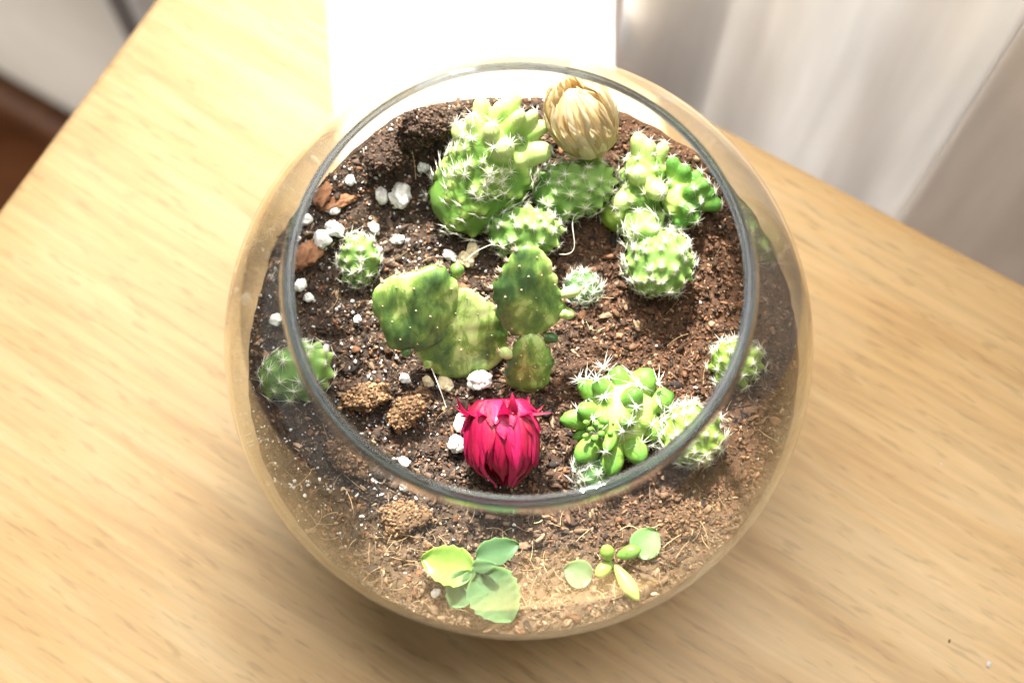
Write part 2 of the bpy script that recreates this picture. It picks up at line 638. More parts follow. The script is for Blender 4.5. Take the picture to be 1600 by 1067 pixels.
# white post that closes the gap on the right
wp = wall_box('window_jamb', (-0.8, -4, -71.9), (1.0, 0.3, 150), M_PAINT)
tag(wp, 'narrow pale white window post beside the sheer curtain', 'window post')
# sill in the gap between the curtains, its end cut slantwise beside the curtain
v = []
for z in (-7.5, -5.0):
    v += [(-13.0, 0.4, z), (-0.08, 0.4, z), (3.2, 6.3, z), (-13.0, 6.3, z)]
f = np.array([(0, 3, 2, 1), (4, 5, 6, 7), (0, 1, 5, 4), (1, 2, 6, 5), (2, 3, 7, 6), (3, 0, 4, 7)], dtype=np.int32)[:, ::-1].copy()
ws = link('window_sill', make_mesh('window_sill', wall_pts(v), f, False), M_PAINT)
bevel(ws, 0.4)
tag(ws, 'sunlit white window sill behind the table edge', 'window sill')


def curtain(name, a0, a1, label, seed, amp, fold, material=None):
    r = np.random.default_rng(seed)
    na, nz = int((a1 - a0) / 0.35), 24
    al = np.linspace(a0, a1, na)
    ph = np.cumsum(r.uniform(0.75, 1.25, na)) * 0.35 * 2 * np.pi / fold
    zz = np.linspace(-71, 150, nz)
    V = []
    for k, z in enumerate(zz):
        t = k / (nz - 1)
        off = amp * (np.sin(ph + 0.15 * np.sin(3 * t)) + 0.45 * np.sin(0.43 * ph + 1.3 + t)) + 1.3
        V.append(np.stack([al, off, np.full(na, z)], 1))
    V = wall_pts(np.concatenate(V))
    me = make_mesh(name, V, grid_faces(nz, na, False))
    o = link(name, me, material or M_CURTAIN)
    s = o.modifiers.new('thickness', 'SOLIDIFY')
    s.thickness = 0.06 * S
    return tag(o, label, 'curtain')


curtain('curtain', 1.2, 13.6, 'pale grey sheer curtain hanging in folds behind the table', 3, 0.9, 5.0)
curtain('curtain', 13.2, 62, 'curtain with its shade painted in grey brown at the right edge of the picture', 8, 0.5, 9.0, M_CURTAIN_SHADED)
curtain('curtain', -28.2, -11.9, 'unseen gathered curtain added to block the sun left of the window gap', 5, 0.5, 3.0)  # out of view, added to cut the left edge of the sun patch

# table
TC = np.array([-9.14, 18.48, 0.0])             # its far corner


def table():
    root = thing('wooden_table', (0, 0, -72), 'pale beech wooden table under the glass bowl', 'table')
    Lx, Ly, rad, th = 110.0, 62.0, 3.5, 2.6
    M = np.stack([E1, E2 * np.array([1, 1, 1]), EZ], 1)
    pts = []
    for cx, cyy, a0 in ((rad, rad, 180), (Lx - rad, rad, 270), (Lx - rad, Ly - rad, 0), (rad, Ly - rad, 90)):
        for k in range(9):
            a = math.radians(a0 + k * 11.25)
            pts.append((cx + rad * math.cos(a), cyy + rad * math.sin(a)))
    n = len(pts)
    prof = [(0.45, 0.0), (0.20, -0.06), (0.06, -0.2), (0.0, -0.45), (0.0, -th + 0.3), (0.3, -th)]
    V = []
    cxy = np.array([Lx / 2, Ly / 2])
    for ins, z in prof:
        for p in pts:
            d = cxy - np.array(p)
            q = np.array(p) + ins * np.sign(d) * 0.75
            V.append((q[0], q[1], z))
    V = np.array(V)
    faces = [list(map(int, q)) for q in grid_faces(len(prof), n)]
    faces.append(list(range(n))[::-1])
    faces.append([(len(prof) - 1) * n + k for k in range(n)])
    me = make_mesh('tabletop', V, faces, True)
    top = link('tabletop', me, M_WOOD, root, (TC[0], TC[1], 72), None)
    top.rotation_mode = 'QUATERNION'
    # local x along E1, local y along E2 is left-handed: flip y by mirroring the outline
    me.transform(Matrix.Diagonal((1, -1, 1, 1)))
    me.flip_normals()
    top.rotation_quaternion = quat_of(np.stack([E1, -E2, EZ], 1))
    em = top.modifiers.new('edge_split', 'EDGE_SPLIT')
    em.split_angle = math.radians(35)
    lv, lf = box((-2.2, -2.2, 0), (2.2, 2.2, 72 - th - 0.05))
    lm = make_mesh('leg', lv, lf, False)
    for a, b in ((6, 6), (Lx - 6, 6), (Lx - 6, Ly - 6), (6, Ly - 6)):
        P = TC + a * E1 + b * E2
        link('leg', lm, M_WOOD, root, (P[0], P[1], 0), quat_of(np.stack([E1, -E2, EZ], 1)))


table()

# ------------------------------------------------------------------ the bowl
R, ZC, RIMZ, RIMR = 7.5, 6.3, 11.7, 5.2
WT = 0.085


def lathe(prof, seg):
    prof = np.asarray(prof, float)
    a = np.linspace(0, 2 * np.pi, seg, endpoint=False)
    V = np.stack([prof[:, None, 0] * np.cos(a), prof[:, None, 0] * np.sin(a), np.repeat(prof[:, 1:2], seg, 1)], 2).reshape(-1, 3)
    return V, grid_faces(len(prof), seg)


def bowl():
    root = thing('glass_bowl', (0, 0, 0), 'round clear glass bowl with a rolled rim holding the cactus garden', 'bowl')
    prof = [(0.02, 0.06), (3.0, 0.06), (3.5, 0.02), (3.85, 0.02)]
    a0, a1 = math.asin((0.12 - ZC) / R), math.asin((RIMZ - 0.09 - ZC) / R)
    for t in np.linspace(a0, a1, 60):
        prof.append((R * math.cos(t), ZC + R * math.sin(t)))
    Ri = R - WT
    b1, b0 = math.asin((RIMZ - 0.10 - ZC) / Ri), math.asin((0.55 - ZC) / Ri)
    for t in np.linspace(b1, b0, 60):
        prof.append((Ri * math.cos(t), ZC + Ri * math.sin(t)))
    prof += [(3.9, 0.42), (3.0, 0.38), (0.02, 0.38)]
    V, F = lathe(prof, 144)
    link('wall', make_mesh('bowl_wall', V, F), M_GLASS, root)
    # rolled rim
    tube, seg = 20, 160
    p = []
    for k in range(tube + 1):
        t = 2 * math.pi * k / tube
        p.append((RIMR - 0.02 + 0.104 * math.cos(t), RIMZ + 0.03 + 0.100 * math.sin(t)))
    V, F = lathe(p[:-1], seg)
    F = []
    for i in range(tube):
        for j in range(seg):
            a, b2 = i * seg + j, i * seg + (j + 1) % seg
            c, d = ((i + 1) % tube) * seg + (j + 1) % seg, ((i + 1) % tube) * seg + j
            F.append((a, b2, c, d))
    link('rim', make_mesh('bowl_rim', V, np.array(F, dtype=np.int32)), M_RIM, root)


bowl()


# ------------------------------------------------------------------ soil
def soil_z(x, y):
    x = np.asarray(x, float)
    y = np.asarray(y, float)
    p = np.stack([x, y], -1).reshape(-1, 2)
    n = 0.16 * vnoise(p, 1, 3, 0.7) + 0.13 * vnoise(p, 2, 3, 2.6)
    base = 4.85 + 0.055 * p[:, 0] + 0.045 * p[:, 1]
    back = 0.9 * np.exp(-(((p[:, 0] + 2.2) / 2.0) ** 2 + ((p[:, 1] - 6.3) / 0.9) ** 2))
    rise = 0.25 * np.exp(-(((p[:, 0] - 2.5) / 2.5) ** 2 + ((p[:, 1] - 5.0) / 1.5) ** 2))
    q = np.clip((np.hypot(p[:, 0], p[:, 1]) - 5.3) / 1.7, 0, 1)
    edge = 0.55 * q * q * (3 - 2 * q)
    return (base + n + back + rise + edge).reshape(x.shape)


def soil_tone(p):
    """pigment of the mix: black peat on the left, red-brown coir on the right, dry tan fibre in front"""
    x, y = p[:, 0], p[:, 1]
    coir = 1 / (1 + np.exp(-(x - 1.2 + 0.8 * vnoise(p[:, :2], 5, 2, 0.8)) * 1.5))
    front = 1 / (1 + np.exp((y + 4.6 + 0.9 * vnoise(p[:, :2], 6, 2, 0.9)) * 2.2))
    peat = np.array([0.066, 0.043, 0.030])
    co = np.array([0.098, 0.049, 0.027])
    tan = np.array([0.108, 0.070, 0.044])
    c = peat * (1 - coir[:, None]) + co * coir[:, None]
    return c * (1 - front[:, None]) + tan * front[:, None], front


def soil():
    Ri = R - WT - 0.015
    na, nr = 180, 90
    a = np.linspace(0, 2 * np.pi, na, endpoint=False)
    V = []
    edge = []
    for ang in a:                                   # where the surface meets the glass
        r = 7.0
        for _ in range(6):
            z = float(soil_z(np.array([r * math.cos(ang)]), np.array([r * math.sin(ang)]))[0])
            r = math.sqrt(Ri * Ri - (z - ZC) ** 2)
        edge.append((r, z))
    for k in range(nr):
        t = (k + 0.02) / (nr - 1)
        rr = np.array([e[0] for e in edge]) * min(t, 1.0)
        x, y = rr * np.cos(a), rr * np.sin(a)
        z = soil_z(x, y)
        p = np.stack([x, y], 1)
        w_ = 0.13 * vnoise(p, 11, 3, 5.0) + 0.06 * vnoise(p, 12, 2, 14.0)
        z = z + w_ * (1 if k < nr - 1 else 0)
        V.append(np.stack([x, y, z], 1))
    for k in range(1, 16):                          # down along the glass
        t = k / 15
        ring = []
        for ang, (r, z) in zip(a, edge):
            zz = z + (0.6 - z) * t
            q = math.sqrt(max(Ri * Ri - (zz - ZC) ** 2, 0.01))
            ring.append((q * math.cos(ang), q * math.sin(ang), zz))
        V.append(np.array(ring))
    V = np.concatenate(V)
    tone, _ = soil_tone(V)
    F = grid_faces(nr + 15, na)
    F = [tuple(map(int, q)) for q in F]
    F.append(tuple(range(na))[::-1])
    F.append(tuple((nr + 14) * na + k for k in range(na)))
    o = link('soil', make_mesh('soil', V, F, True, {'tone': tone * 0.8}), M_SOIL)
    tag(o, 'dark crumbly potting soil filling the lower half of the glass bowl', 'soil', kind='stuff')
    return o


SOIL = soil()


def scatter(n, size0, size1, tone_fn, seed, sub=0, rmax=7.3, sel=None, flat=0.75, lift=0.0, power=2.5, elong=2.3):
    r = np.random.default_rng(seed)
    u, f = ico(sub)
    rad = rmax * np.sqrt(r.random(n))
    ang = r.random(n) * 2 * np.pi
    x, y = rad * np.cos(ang), rad * np.sin(ang)
    if sel is not None:
        keep = r.random(n) < sel(x, y)
        x, y = x[keep], y[keep]
    n = len(x)
    z = soil_z(x, y)
    p = np.stack([x, y], 1)
    z = z + 0.13 * vnoise(p, 11, 3, 5.0) + lift
    sz = size0 + (size1 - size0) * r.random(n) ** power
    # keep each piece inside the glass
    lim = np.sqrt(np.maximum((R - WT - 0.05) ** 2 - (z + sz - ZC) ** 2, 0.1)) - sz * 1.2
    k = np.minimum(1, lim / np.maximum(np.hypot(x, y), 1e-6))
    x, y = x * k, y * k
    A = r.normal(size=(n, 3, 3))
    Q, _ = np.linalg.qr(A)
    st = np.stack([r.uniform(0.6, elong, n), r.uniform(0.45, 1.0, n), r.uniform(0.35, 0.9, n)], 1)
    jit = r.uniform(0.55, 1.3, (n, len(u), 1))
    P = u[None] * jit * st[:, None, :] * sz[:, None, None]
    P = np.einsum('nij,nkj->nki', Q, P)
    P[:, :, 2] *= flat
    P += np.stack([x, y, z + sz * 0.25], 1)[:, None, :]
    tone = tone_fn(np.stack([x, y], 1), r)
    tone = np.repeat(tone, len(u), 0)
    F = (f[None] + (np.arange(n) * len(u))[:, None, None]).reshape(-1, 3)
    return P.reshape(-1, 3), F, tone


def crumb_tone(p, r):
    c, front = soil_tone(p)
    n = len(p)
    k = r.random(n)
    c = c * np.exp(r.normal(0, 0.45, n))[:, None]
    rust = np.array([0.17, 0.078, 0.038])
    tan = np.array([0.25, 0.165, 0.10])
    c = np.where((k < 0.11)[:, None], rust * np.exp(r.normal(0, 0.3, n))[:, None], c)
    c = np.where((k > 0.90)[:, None], tan * np.exp(r.normal(0, 0.3, n))[:, None], c)
    c = np.where(((k > 0.80) & (k < 0.90))[:, None], np.array([0.022, 0.016, 0.014]), c)
    return np.clip(c, 0.008, 0.6)


V, F, T = scatter(64000, 0.013, 0.075, crumb_tone, 21)
tag(link('soil_crumbs', make_mesh('soil_crumbs', V, F, False, {'tone': T}), M_CRUMB, SOIL), kind='stuff')
V, F, T = scatter(2000, 0.05, 0.15, crumb_tone, 22, 1)
V2, F2, T2 = scatter(1100, 0.05, 0.14, lambda p, r: np.array([[0.115, 0.072, 0.044]]) * np.exp(r.normal(0, 0.45, (len(p), 1))), 24, 1, sel=lambda x, y: 0.7 / (1 + np.exp((y + 4.4) * 2)) + 0.1)
F = np.concatenate([F, F2 + len(V)])
V, T = np.concatenate([V, V2]), np.concatenate([T, T2])
tag(link('soil_lumps', make_mesh('soil_lumps', V, F, False, {'tone': T}), M_CRUMB, SOIL), kind='stuff')


def left_mix(x, y):
    return np.clip(1 / (1 + np.exp((x + 0.6) * 1.1)), 0.03, 1) * np.clip((y + 5.5) / 2.0, 0.06, 1)


V, F, T = scatter(4200, 0.014, 0.075, lambda p, r: np.full((len(p), 3), 0.78) * r.uniform(0.6, 1.0, (len(p), 1)), 23, 0, sel=left_mix, lift=0.05, elong=1.2)
tag(link('perlite_grit', make_mesh('perlite_grit', V, F, True, {'tone': T}), M_CRUMB, SOIL), kind='stuff')


def tube(path, radii, seg=5):
    path = np.asarray(path, float)
    n = len(path)
    radii = np.broadcast_to(radii, n)
    tang = np.gradient(path, axis=0)
    V = []
    for p, t, r in zip(path, tang, radii):
        Fm = frame(t + 1e-9)
        a = np.linspace(0, 2 * np.pi, seg, endpoint=False)
        V.append(p + r * (np.cos(a)[:, None] * Fm[:, 0] + np.sin(a)[:, None] * Fm[:, 1]))
    return np.concatenate(V), grid_faces(n, seg)


def fibres(n, seed, sel, length, rad):
    r = np.random.default_rng(seed)
    VV, FF, TT, off = [], [], [], 0
    while n > 0:
        rr, a = 6.9 * math.sqrt(r.random()), r.random() * 6.283
        x, y = rr * math.cos(a), rr * math.sin(a)
        if r.random() > sel(x, y):
            continue
        n -= 1
        L = r.uniform(*length)
        d = r.random() * 6.283
        m = 5
        t = np.linspace(-0.5, 0.5, m)
        bend = r.normal(0, 0.5)
        px = x + L * (t * math.cos(d) - bend * t * t * math.sin(d))
        py = y + L * (t * math.sin(d) + bend * t * t * math.cos(d))
        pz = soil_z(px, py) + 0.10 + r.uniform(0, 0.14) + r.normal(0, 0.12) * t
        q = np.hypot(px, py)
        lim = np.sqrt((R - WT - 0.06) ** 2 - (pz - ZC) ** 2) - 0.02
        k = np.minimum(1, lim / q)
        V, F = tube(np.stack([px * k, py * k, pz], 1), rad * r.uniform(0.6, 1.4), 3)
        VV.append(V)
        FF.append(F + off)
        off += len(V)
        TT.append(np.repeat(np.array([[0.40, 0.27, 0.15]]) * np.exp(r.normal(0, 0.35)), len(V), 0))
    return np.concatenate(VV), np.concatenate(FF), np.clip(np.concatenate(TT), 0.02, 0.7)


V, F, T = fibres(230, 31, lambda x, y: 1 / (1 + math.exp((y + 4.2) * 2)) + 0.12, (0.2, 0.7), 0.009)
tag(link('soil_fibres', make_mesh('soil_fibres', V, F, True, {'tone': T}), M_CRUMB, SOIL), kind='stuff')


# ------------------------------------------------------------------ perlite stones, chips and clods
def lump(name, x, y, r, material, seed, sub=2, st=(1, 0.85, 0.7), rough=0.25, ang=0.0, sink=0.15, label=None, cat=None, group=None, facet=0.0, f0=1.3):
    u, f = ico(sub)
    P = u * (1 + rough * vnoise(u, seed, 2, f0) + facet * (vnoise(u, seed + 50, 3, 3.5) + 0.6 * vnoise(u, seed + 70, 3, 11.0)))[:, None]
    P = P * np.array(st) * r
    c, s_ = math.cos(ang), math.sin(ang)
    P = np.stack([P[:, 0] * c - P[:, 1] * s_, P[:, 0] * s_ + P[:, 1] * c, P[:, 2]], 1)
    z = float(soil_z(np.array([x]), np.array([y]))[0]) + r * st[2] * (1 - sink) + 0.06
    lim = math.sqrt(max((R - WT - 0.04) ** 2 - (z + r * 0.5 - ZC) ** 2, 0.1)) - r * 1.05
    q = math.hypot(x, y)
    if q > lim:
        x, y = x * lim / q, y * lim / q
    o = link(name, make_mesh(name, P, f), material, None, (x, y, z))
    return tag(o, label, cat, group)


PG = 'white perlite stones on the soil'
PERL = [  # x, y, radius, stretch, label
    (-5.32, 3.30, 0.25, 'round white perlite stone left of the smallest left-hand cactus'),
    (-5.02, 3.62, 0.27, 'oblong white perlite stone touching the round one behind the left-hand cactus'),
    (-3.75, 4.72, 0.24, 'white perlite stone left of the widest perlite stone'),
    (-3.22, 4.70, 0.36, 'widest white perlite stone, lying left of the tall back cactus'),
    (-5.05, 4.20, 0.17, 'small white perlite stone beside the reddish bark chip'),
    (-3.95, 3.82, 0.17, 'small white perlite stone straight behind the smallest left-hand cactus'),
    (-5.90, 2.05, 0.18, 'white perlite stone low at the left rim, in front of the fibrous chunk'),
    (-5.68, 1.80, 0.14, 'tiny white perlite stone next to the one at the left rim'),
    (-4.05, 5.70, 0.19, 'white perlite stone far back near the rim, left of the dark mound'),
    (-2.62, 5.35, 0.15, 'small white perlite stone at the left foot of the tall back cactus'),
    (-3.30, 3.50, 0.17, 'white perlite stone halfway between left-hand cactus and tall back cactus'),
    (-1.22, 3.08, 0.22, 'cream perlite stone in front of the tall back cactus'),
    (-1.42, 2.80, 0.23, 'grey white perlite stone below the cream one, behind the pads'),
    (-1.86, 2.95, 0.19, 'white perlite stone behind the left cactus pad'),
    (-5.75, 3.85, 0.17, 'white perlite stone at the rim behind the fibrous chunk'),
    (-6.05, 3.30, 0.14, 'small white perlite stone half under the left rim'),
    (-3.05, -0.45, 0.14, 'small white perlite stone under the left tip of the pads'),
    (-1.95, -0.60, 0.22, 'yellowish perlite stone in front of the left cactus pad'),
    (-2.42, -0.52, 0.17, 'white perlite stone left of the yellowish one'),
    (-1.02, -0.58, 0.30, 'soil-smeared white perlite stone between the pads and the red flower'),
    (-1.62, -2.28, 0.24, 'white perlite stone at the left side of the red flower'),
    (-1.52, -1.72, 0.24, 'grey perlite stone at the upper left of the red flower'),
    (-3.00, -2.72, 0.16, 'white perlite stone by the front rim, below the brown clods'),
    (-5.20, 0.40, 0.13, 'small white perlite stone right of the cactus behind the left glass'),
    (-4.35, 1.20, 0.12, 'little white perlite stone between left-hand cactus and left pad'),
    (-3.00, 6.10, 0.14, 'little white perlite stone on the dark mound at the back'),
    (-4.60, 4.95, 0.14, 'little white perlite stone behind the reddish bark chip'),
    (-6.55, 1.10, 0.17, 'white perlite stone against the glass behind the left rim'),
    (-2.10, -6.20, 0.12, 'tiny white perlite stone below the leaf cutting, against the front glass'),
    (-3.0, -3.35, 0.15, 'white perlite stone just under the front rim'),
]
for i, (x, y, r, lab) in enumerate(PERL):
    lump('perlite_stone', x, y, r, M_PERLY if 'yellowish' in lab or 'cream' in lab else M_PERL, 100 + i, 3,
         (1.0, rng.uniform(0.7, 0.95), rng.uniform(0.65, 0.85)), 0.30, rng.uniform(0, 6.28), 0.25, lab, 'stone', PG, 0.22)

lump('bark_chip', -4.95, 4.42, 0.42, M_BARK, 201, 3, (1.2, 0.42, 0.2), 0.35, 0.35, 0.1, 'reddish brown bark chip lying near the back left rim', 'bark chip', None, 0.28)
lump('bark_chip', -5.75, 2.85, 0.46, M_BARK, 202, 3, (1.1, 0.7, 0.45), 0.3, 0.9, 0.2, 'fibrous brown bark chunk against the left rim', 'bark chip', None, 0.3)
lump('bark_chip', -5.5, 4.75, 0.3, M_BARK, 203, 3, (1.2, 0.6, 0.25), 0.35, 1.1, 0.2, 'dark bark chip hard against the back left rim', 'bark chip', None, 0.3)


def clod(x, y, r, st, ang, seed, tone, label):
    """a lump of peat: an uneven core covered with crumbs"""
    g = np.random.default_rng(seed)
    u, f = ico(3)
    c, s_ = math.cos(ang), math.sin(ang)
    Rz = np.array([[c, -s_, 0], [s_, c, 0], [0, 0, 1]])

    def surf(d):
        return (d * (1 + 0.42 * vnoise(d, seed, 3, 1.7) + 0.22 * vnoise(d, seed + 9, 3, 4.5))[:, None] * np.array(st) * r) @ Rz.T
    VV, FF, TT = [surf(u) * 0.95], [f], [np.repeat(np.array([tone]) * 0.6, len(u), 0)]
    off = len(u)
    iu, if_ = ico(0)
    n = int(2400 * r * r) + 160
    d = g.normal(size=(n, 3))
    d /= np.linalg.norm(d, axis=1)[:, None]
    P = surf(d)
    for k in range(n):
        Q, _ = np.linalg.qr(g.normal(size=(3, 3)))
        sz = 0.016 + 0.05 * g.random() ** 2
        VV.append((iu * g.uniform(0.65, 1.25, (12, 1)) * np.array([1.4, 0.9, 0.7]) * sz) @ Q.T + P[k])
        FF.append(if_ + off)
        off += 12
        TT.append(np.repeat(np.array([tone]) * np.exp(g.normal(0, 0.4)), 12, 0))
    z = float(soil_z(np.array([x]), np.array([y]))[0]) + r * st[2] * 0.7
    o = link('soil_clod', make_mesh('soil_clod', np.concatenate(VV), np.concatenate(FF), False, {'tone': np.clip(np.concatenate(TT), 0.01, 0.6)}), M_CRUMB, None, (x, y, z))
    tag(o, label, 'soil clod')


TAN_, BRN_, DRK_ = (0.20, 0.115, 0.058), (0.14, 0.078, 0.042), (0.075, 0.045, 0.03)
clod(-4.05, -1.00, 0.52, (1.2, 0.62, 0.6), 0.25, 211, TAN_, 'large tan peat clod between left glass cactus and red flower')
clod(-2.95, -1.35, 0.48, (1.0, 0.8, 0.65), 0.9, 212, TAN_, 'round brown peat clod left of the red flower')
clod(-2.6, -0.95, 0.28, (1.0, 0.9, 0.7), 0.4, 213, BRN_, 'small brown peat clod behind the round clod')
clod(-4.5, -2.6, 0.5, (1.2, 0.8, 0.5), 2.2, 214, BRN_, 'fibrous clod under the front left glass')
clod(-3.0, -4.2, 0.5, (1.3, 0.8, 0.5), 0.2, 215, TAN_, 'pale clod under the front rim behind the leaf cutting')
clod(4.3, -4.4, 0.45, (1.2, 0.8, 0.5), 0.7, 216, BRN_, 'brown clod near the front right glass')
clod(-2.55, 6.0, 0.62, (1.0, 0.7, 0.8), 0.2, 217, DRK_, 'dark peat mound at the back, left of the tall cactus')
clod(-3.6, 5.55, 0.55, (1.1, 0.8, 0.7), 0.9, 218, DRK_, 'smaller dark peat mound at the back left rim')

# ------------------------------------------------------------------ spines and flesh
def spine_mesh(k, seed, elev=0.35, centre=0, rad=0.029):
    """a star of k tapering spines, unit length, round local z"""
    r = np.random.default_rng(seed)
    u, f = ico(0)
    V = list(u * np.array([0.13, 0.13, 0.10]))          # woolly areole
    F = [tuple(q) for q in f]
    for i in range(k + centre):
        az = 2 * math.pi * i / k + r.normal(0, 0.2)
        el = elev + r.normal(0, 0.16) if i < k else r.uniform(0.9, 1.3)
        L = r.uniform(0.55, 1.15)
        d = np.array([math.cos(az) * math.cos(el), math.sin(az) * math.cos(el), math.sin(el)])
        Fm = frame(d)
        o = len(V)
        for q in range(3):
            a = 2.094 * q
            V.append(d * 0.03 + rad * (math.cos(a) * Fm[:, 0] + math.sin(a) * Fm[:, 1]))
        tip = d * L
        tip[2] -= 0.18 * L
        V.append(tip)
        F += [(o, o + 1, o + 3), (o + 1, o + 2, o + 3), (o + 2, o, o + 3)]
    return make_mesh('spine_star', np.array(V), np.array(F, dtype=np.int32), False)


SP_BIG = [spine_mesh(k, s_, 0.28) for k, s_ in ((12, 1), (14, 2), (11, 3), (13, 11), (15, 12))]
SP_FULL = [spine_mesh(k, s_, 0.35, 1) for k, s_ in ((16, 4), (18, 5), (15, 6), (17, 13), (14, 14))]
SP_TIP = [spine_mesh(9, s_, 0.7, 1) for s_ in (7, 8, 15)]


def ellipsoid_point(th, ph, a, b):
    return np.array([a * math.sin(th) * math.cos(ph), a * math.sin(th) * math.sin(ph), b * math.cos(th)])


def stem(root, rloc, centre, axis, a, b, ntub, amp, spread_, slen, spines, material, seed, max_th=2.2, wob=0.06, bulge=0.0, name='stem', skip=None, spine_skip=0.0):
    """one tubercled stem: a part of root, its spine stars are sub-parts"""
    r = np.random.default_rng(seed)
    M = frame(axis)
    nt_, na = 64, 84
    th = np.linspace(0.03, math.pi - 0.03, nt_)
    ph = np.linspace(0, 2 * np.pi, na, endpoint=False)
    TH, PH = np.meshgrid(th, ph, indexing='ij')
    st = np.sin(TH) ** 0.85
    D = np.stack([np.sin(TH) * np.cos(PH), np.sin(TH) * np.sin(PH), np.cos(TH)], 2).reshape(-1, 3)
    P = np.stack([a * st * np.cos(PH), a * st * np.sin(PH), b * np.cos(TH)], 2).reshape(-1, 3)
    P[:, :2] *= (1 + bulge * (-P[:, 2:3] / b))
    P *= (1 + 1.8 * wob * vnoise(D, seed, 3, 1.1))[:, None]
    tub = []
    for i in range(ntub):
        c = 1 - (1 - math.cos(max_th)) * (i + 0.4) / ntub
        t = math.acos(c)
        tub.append((max(0.05, t + r.normal(0, 0.035)), i * 2.39996 + r.normal(0, 0.13) / max(math.sin(t), 0.35)))
    TD = np.array([[math.sin(t) * math.cos(p), math.sin(t) * math.sin(p), math.cos(t)] for t, p in tub])
    dist = np.linalg.norm(D[:, None, :] - TD[None], axis=2)
    sig = spread_ * math.sqrt(2 * (1 - math.cos(max_th)) / ntub)
    ta = r.uniform(0.55, 1.35, ntub)
    hgt = (np.exp(-(dist / sig) ** 2 * 1.1) * ta[None]).max(1)
    nrm = P / np.array([a * a, a * a, b * b])
    nrm /= np.linalg.norm(nrm, axis=1)[:, None]
    P = P + nrm * (amp * hgt)[:, None]
    W = P @ M.T + np.asarray(centre) - np.asarray(rloc)
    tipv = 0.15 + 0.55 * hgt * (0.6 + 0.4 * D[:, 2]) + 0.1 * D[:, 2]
    F = [tuple(map(int, q)) for q in grid_faces(nt_, na)]
    F = [q[::-1] for q in F]
    F.append(tuple(range(na)))
    F.append(tuple((nt_ - 1) * na + k for k in range(na))[::-1])
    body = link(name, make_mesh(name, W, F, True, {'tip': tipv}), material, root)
    for i, (t, p) in enumerate(tub):
        if r.random() < spine_skip:
            continue
        k = int(np.argmin(dist[:, i]))
        pos = P[k] + nrm[k] * 0.01
        wn = M @ nrm[k]
        wp_ = M @ pos + np.asarray(centre)
        if wp_[2] < float(soil_z(wp_[:1], wp_[1:2])[0]) - 0.02:
            continue
        if math.hypot(wp_[0], wp_[1]) ** 2 + (wp_[2] - ZC) ** 2 > (R - WT - 0.12) ** 2:
            continue
        q = quat_of(frame(wn)) @ Quaternion((0, 0, 1), r.uniform(0, 6.28))
        s = slen * r.uniform(0.62, 1.22) * (0.75 + 0.25 * min(1.0, t * 2))
        link('spine_cluster', spines[i % len(spines)], M_SPINE, body, wp_ - np.asarray(rloc), q, s)
    return body


def lobe_mesh():
    """unit finger: base at z=0, tip at z=1, radius 1 at its widest"""
    nr, ns = 9, 12
    V, T = [], []
    for i in range(nr):
        t = i / (nr - 1)
        z = t
        rr = (0.62 + 0.38 * math.sin(min(t / 0.6, 1) * math.pi / 2)) if t < 0.6 else math.sqrt(max(1 - ((t - 0.6) / 0.405) ** 2, 0))
        for j in range(ns):
            a = 2 * math.pi * j / ns
            V.append((rr * math.cos(a), rr * math.sin(a), z))
            T.append(min(1.0, 0.05 + 1.0 * t))
    F = [tuple(map(int, q)) for q in grid_faces(nr, ns)]
    F.append(tuple((nr - 1) * ns + k for k in range(ns)))
    return make_mesh('tubercle', np.array(V), F, True, {'tip': T})


LOBE = lobe_mesh()


def finger(root, rloc, base, d, wid, length, slen=0.0, seed=0, material=None, tipspines=SP_TIP):
    M = frame(d)
    q = quat_of(M)
    o = link('tubercle', LOBE, M_LOBE, root, np.asarray(base) - np.asarray(rloc), q, (wid, wid, length))
    if slen:
        e = link('spine_cluster', tipspines[seed % len(tipspines)], M_SPINE, o, (0, 0, 0.985), Quaternion((0, 0, 1), seed * 1.7), (slen / wid, slen / wid, slen / length))
        e.location = (0, 0, 0.985 * S)
    return o


def cap_sdf(P, caps, k):
    """smooth union of round cones; returns distance and how near each point is to a free tip"""
    ds, hs = [], []
    for a, b, r0, r1, isf in caps:
        a, b = np.asarray(a, float), np.asarray(b, float)
        ab = b - a
        L2 = max(ab @ ab, 1e-9)
        h = np.clip((P - a) @ ab / L2, 0, 1)
        d = np.linalg.norm(P - (a + h[:, None] * ab), axis=1) - (r0 + (r1 - r0) * h)
        ds.append(d)
        hs.append(h * isf)
    ds = np.array(ds)
    m = ds.min(0)
    e = np.exp(-(ds - m) / k)
    tot = e.sum(0)
    return m - k * np.log(tot), (e * np.array(hs)).sum(0) / tot


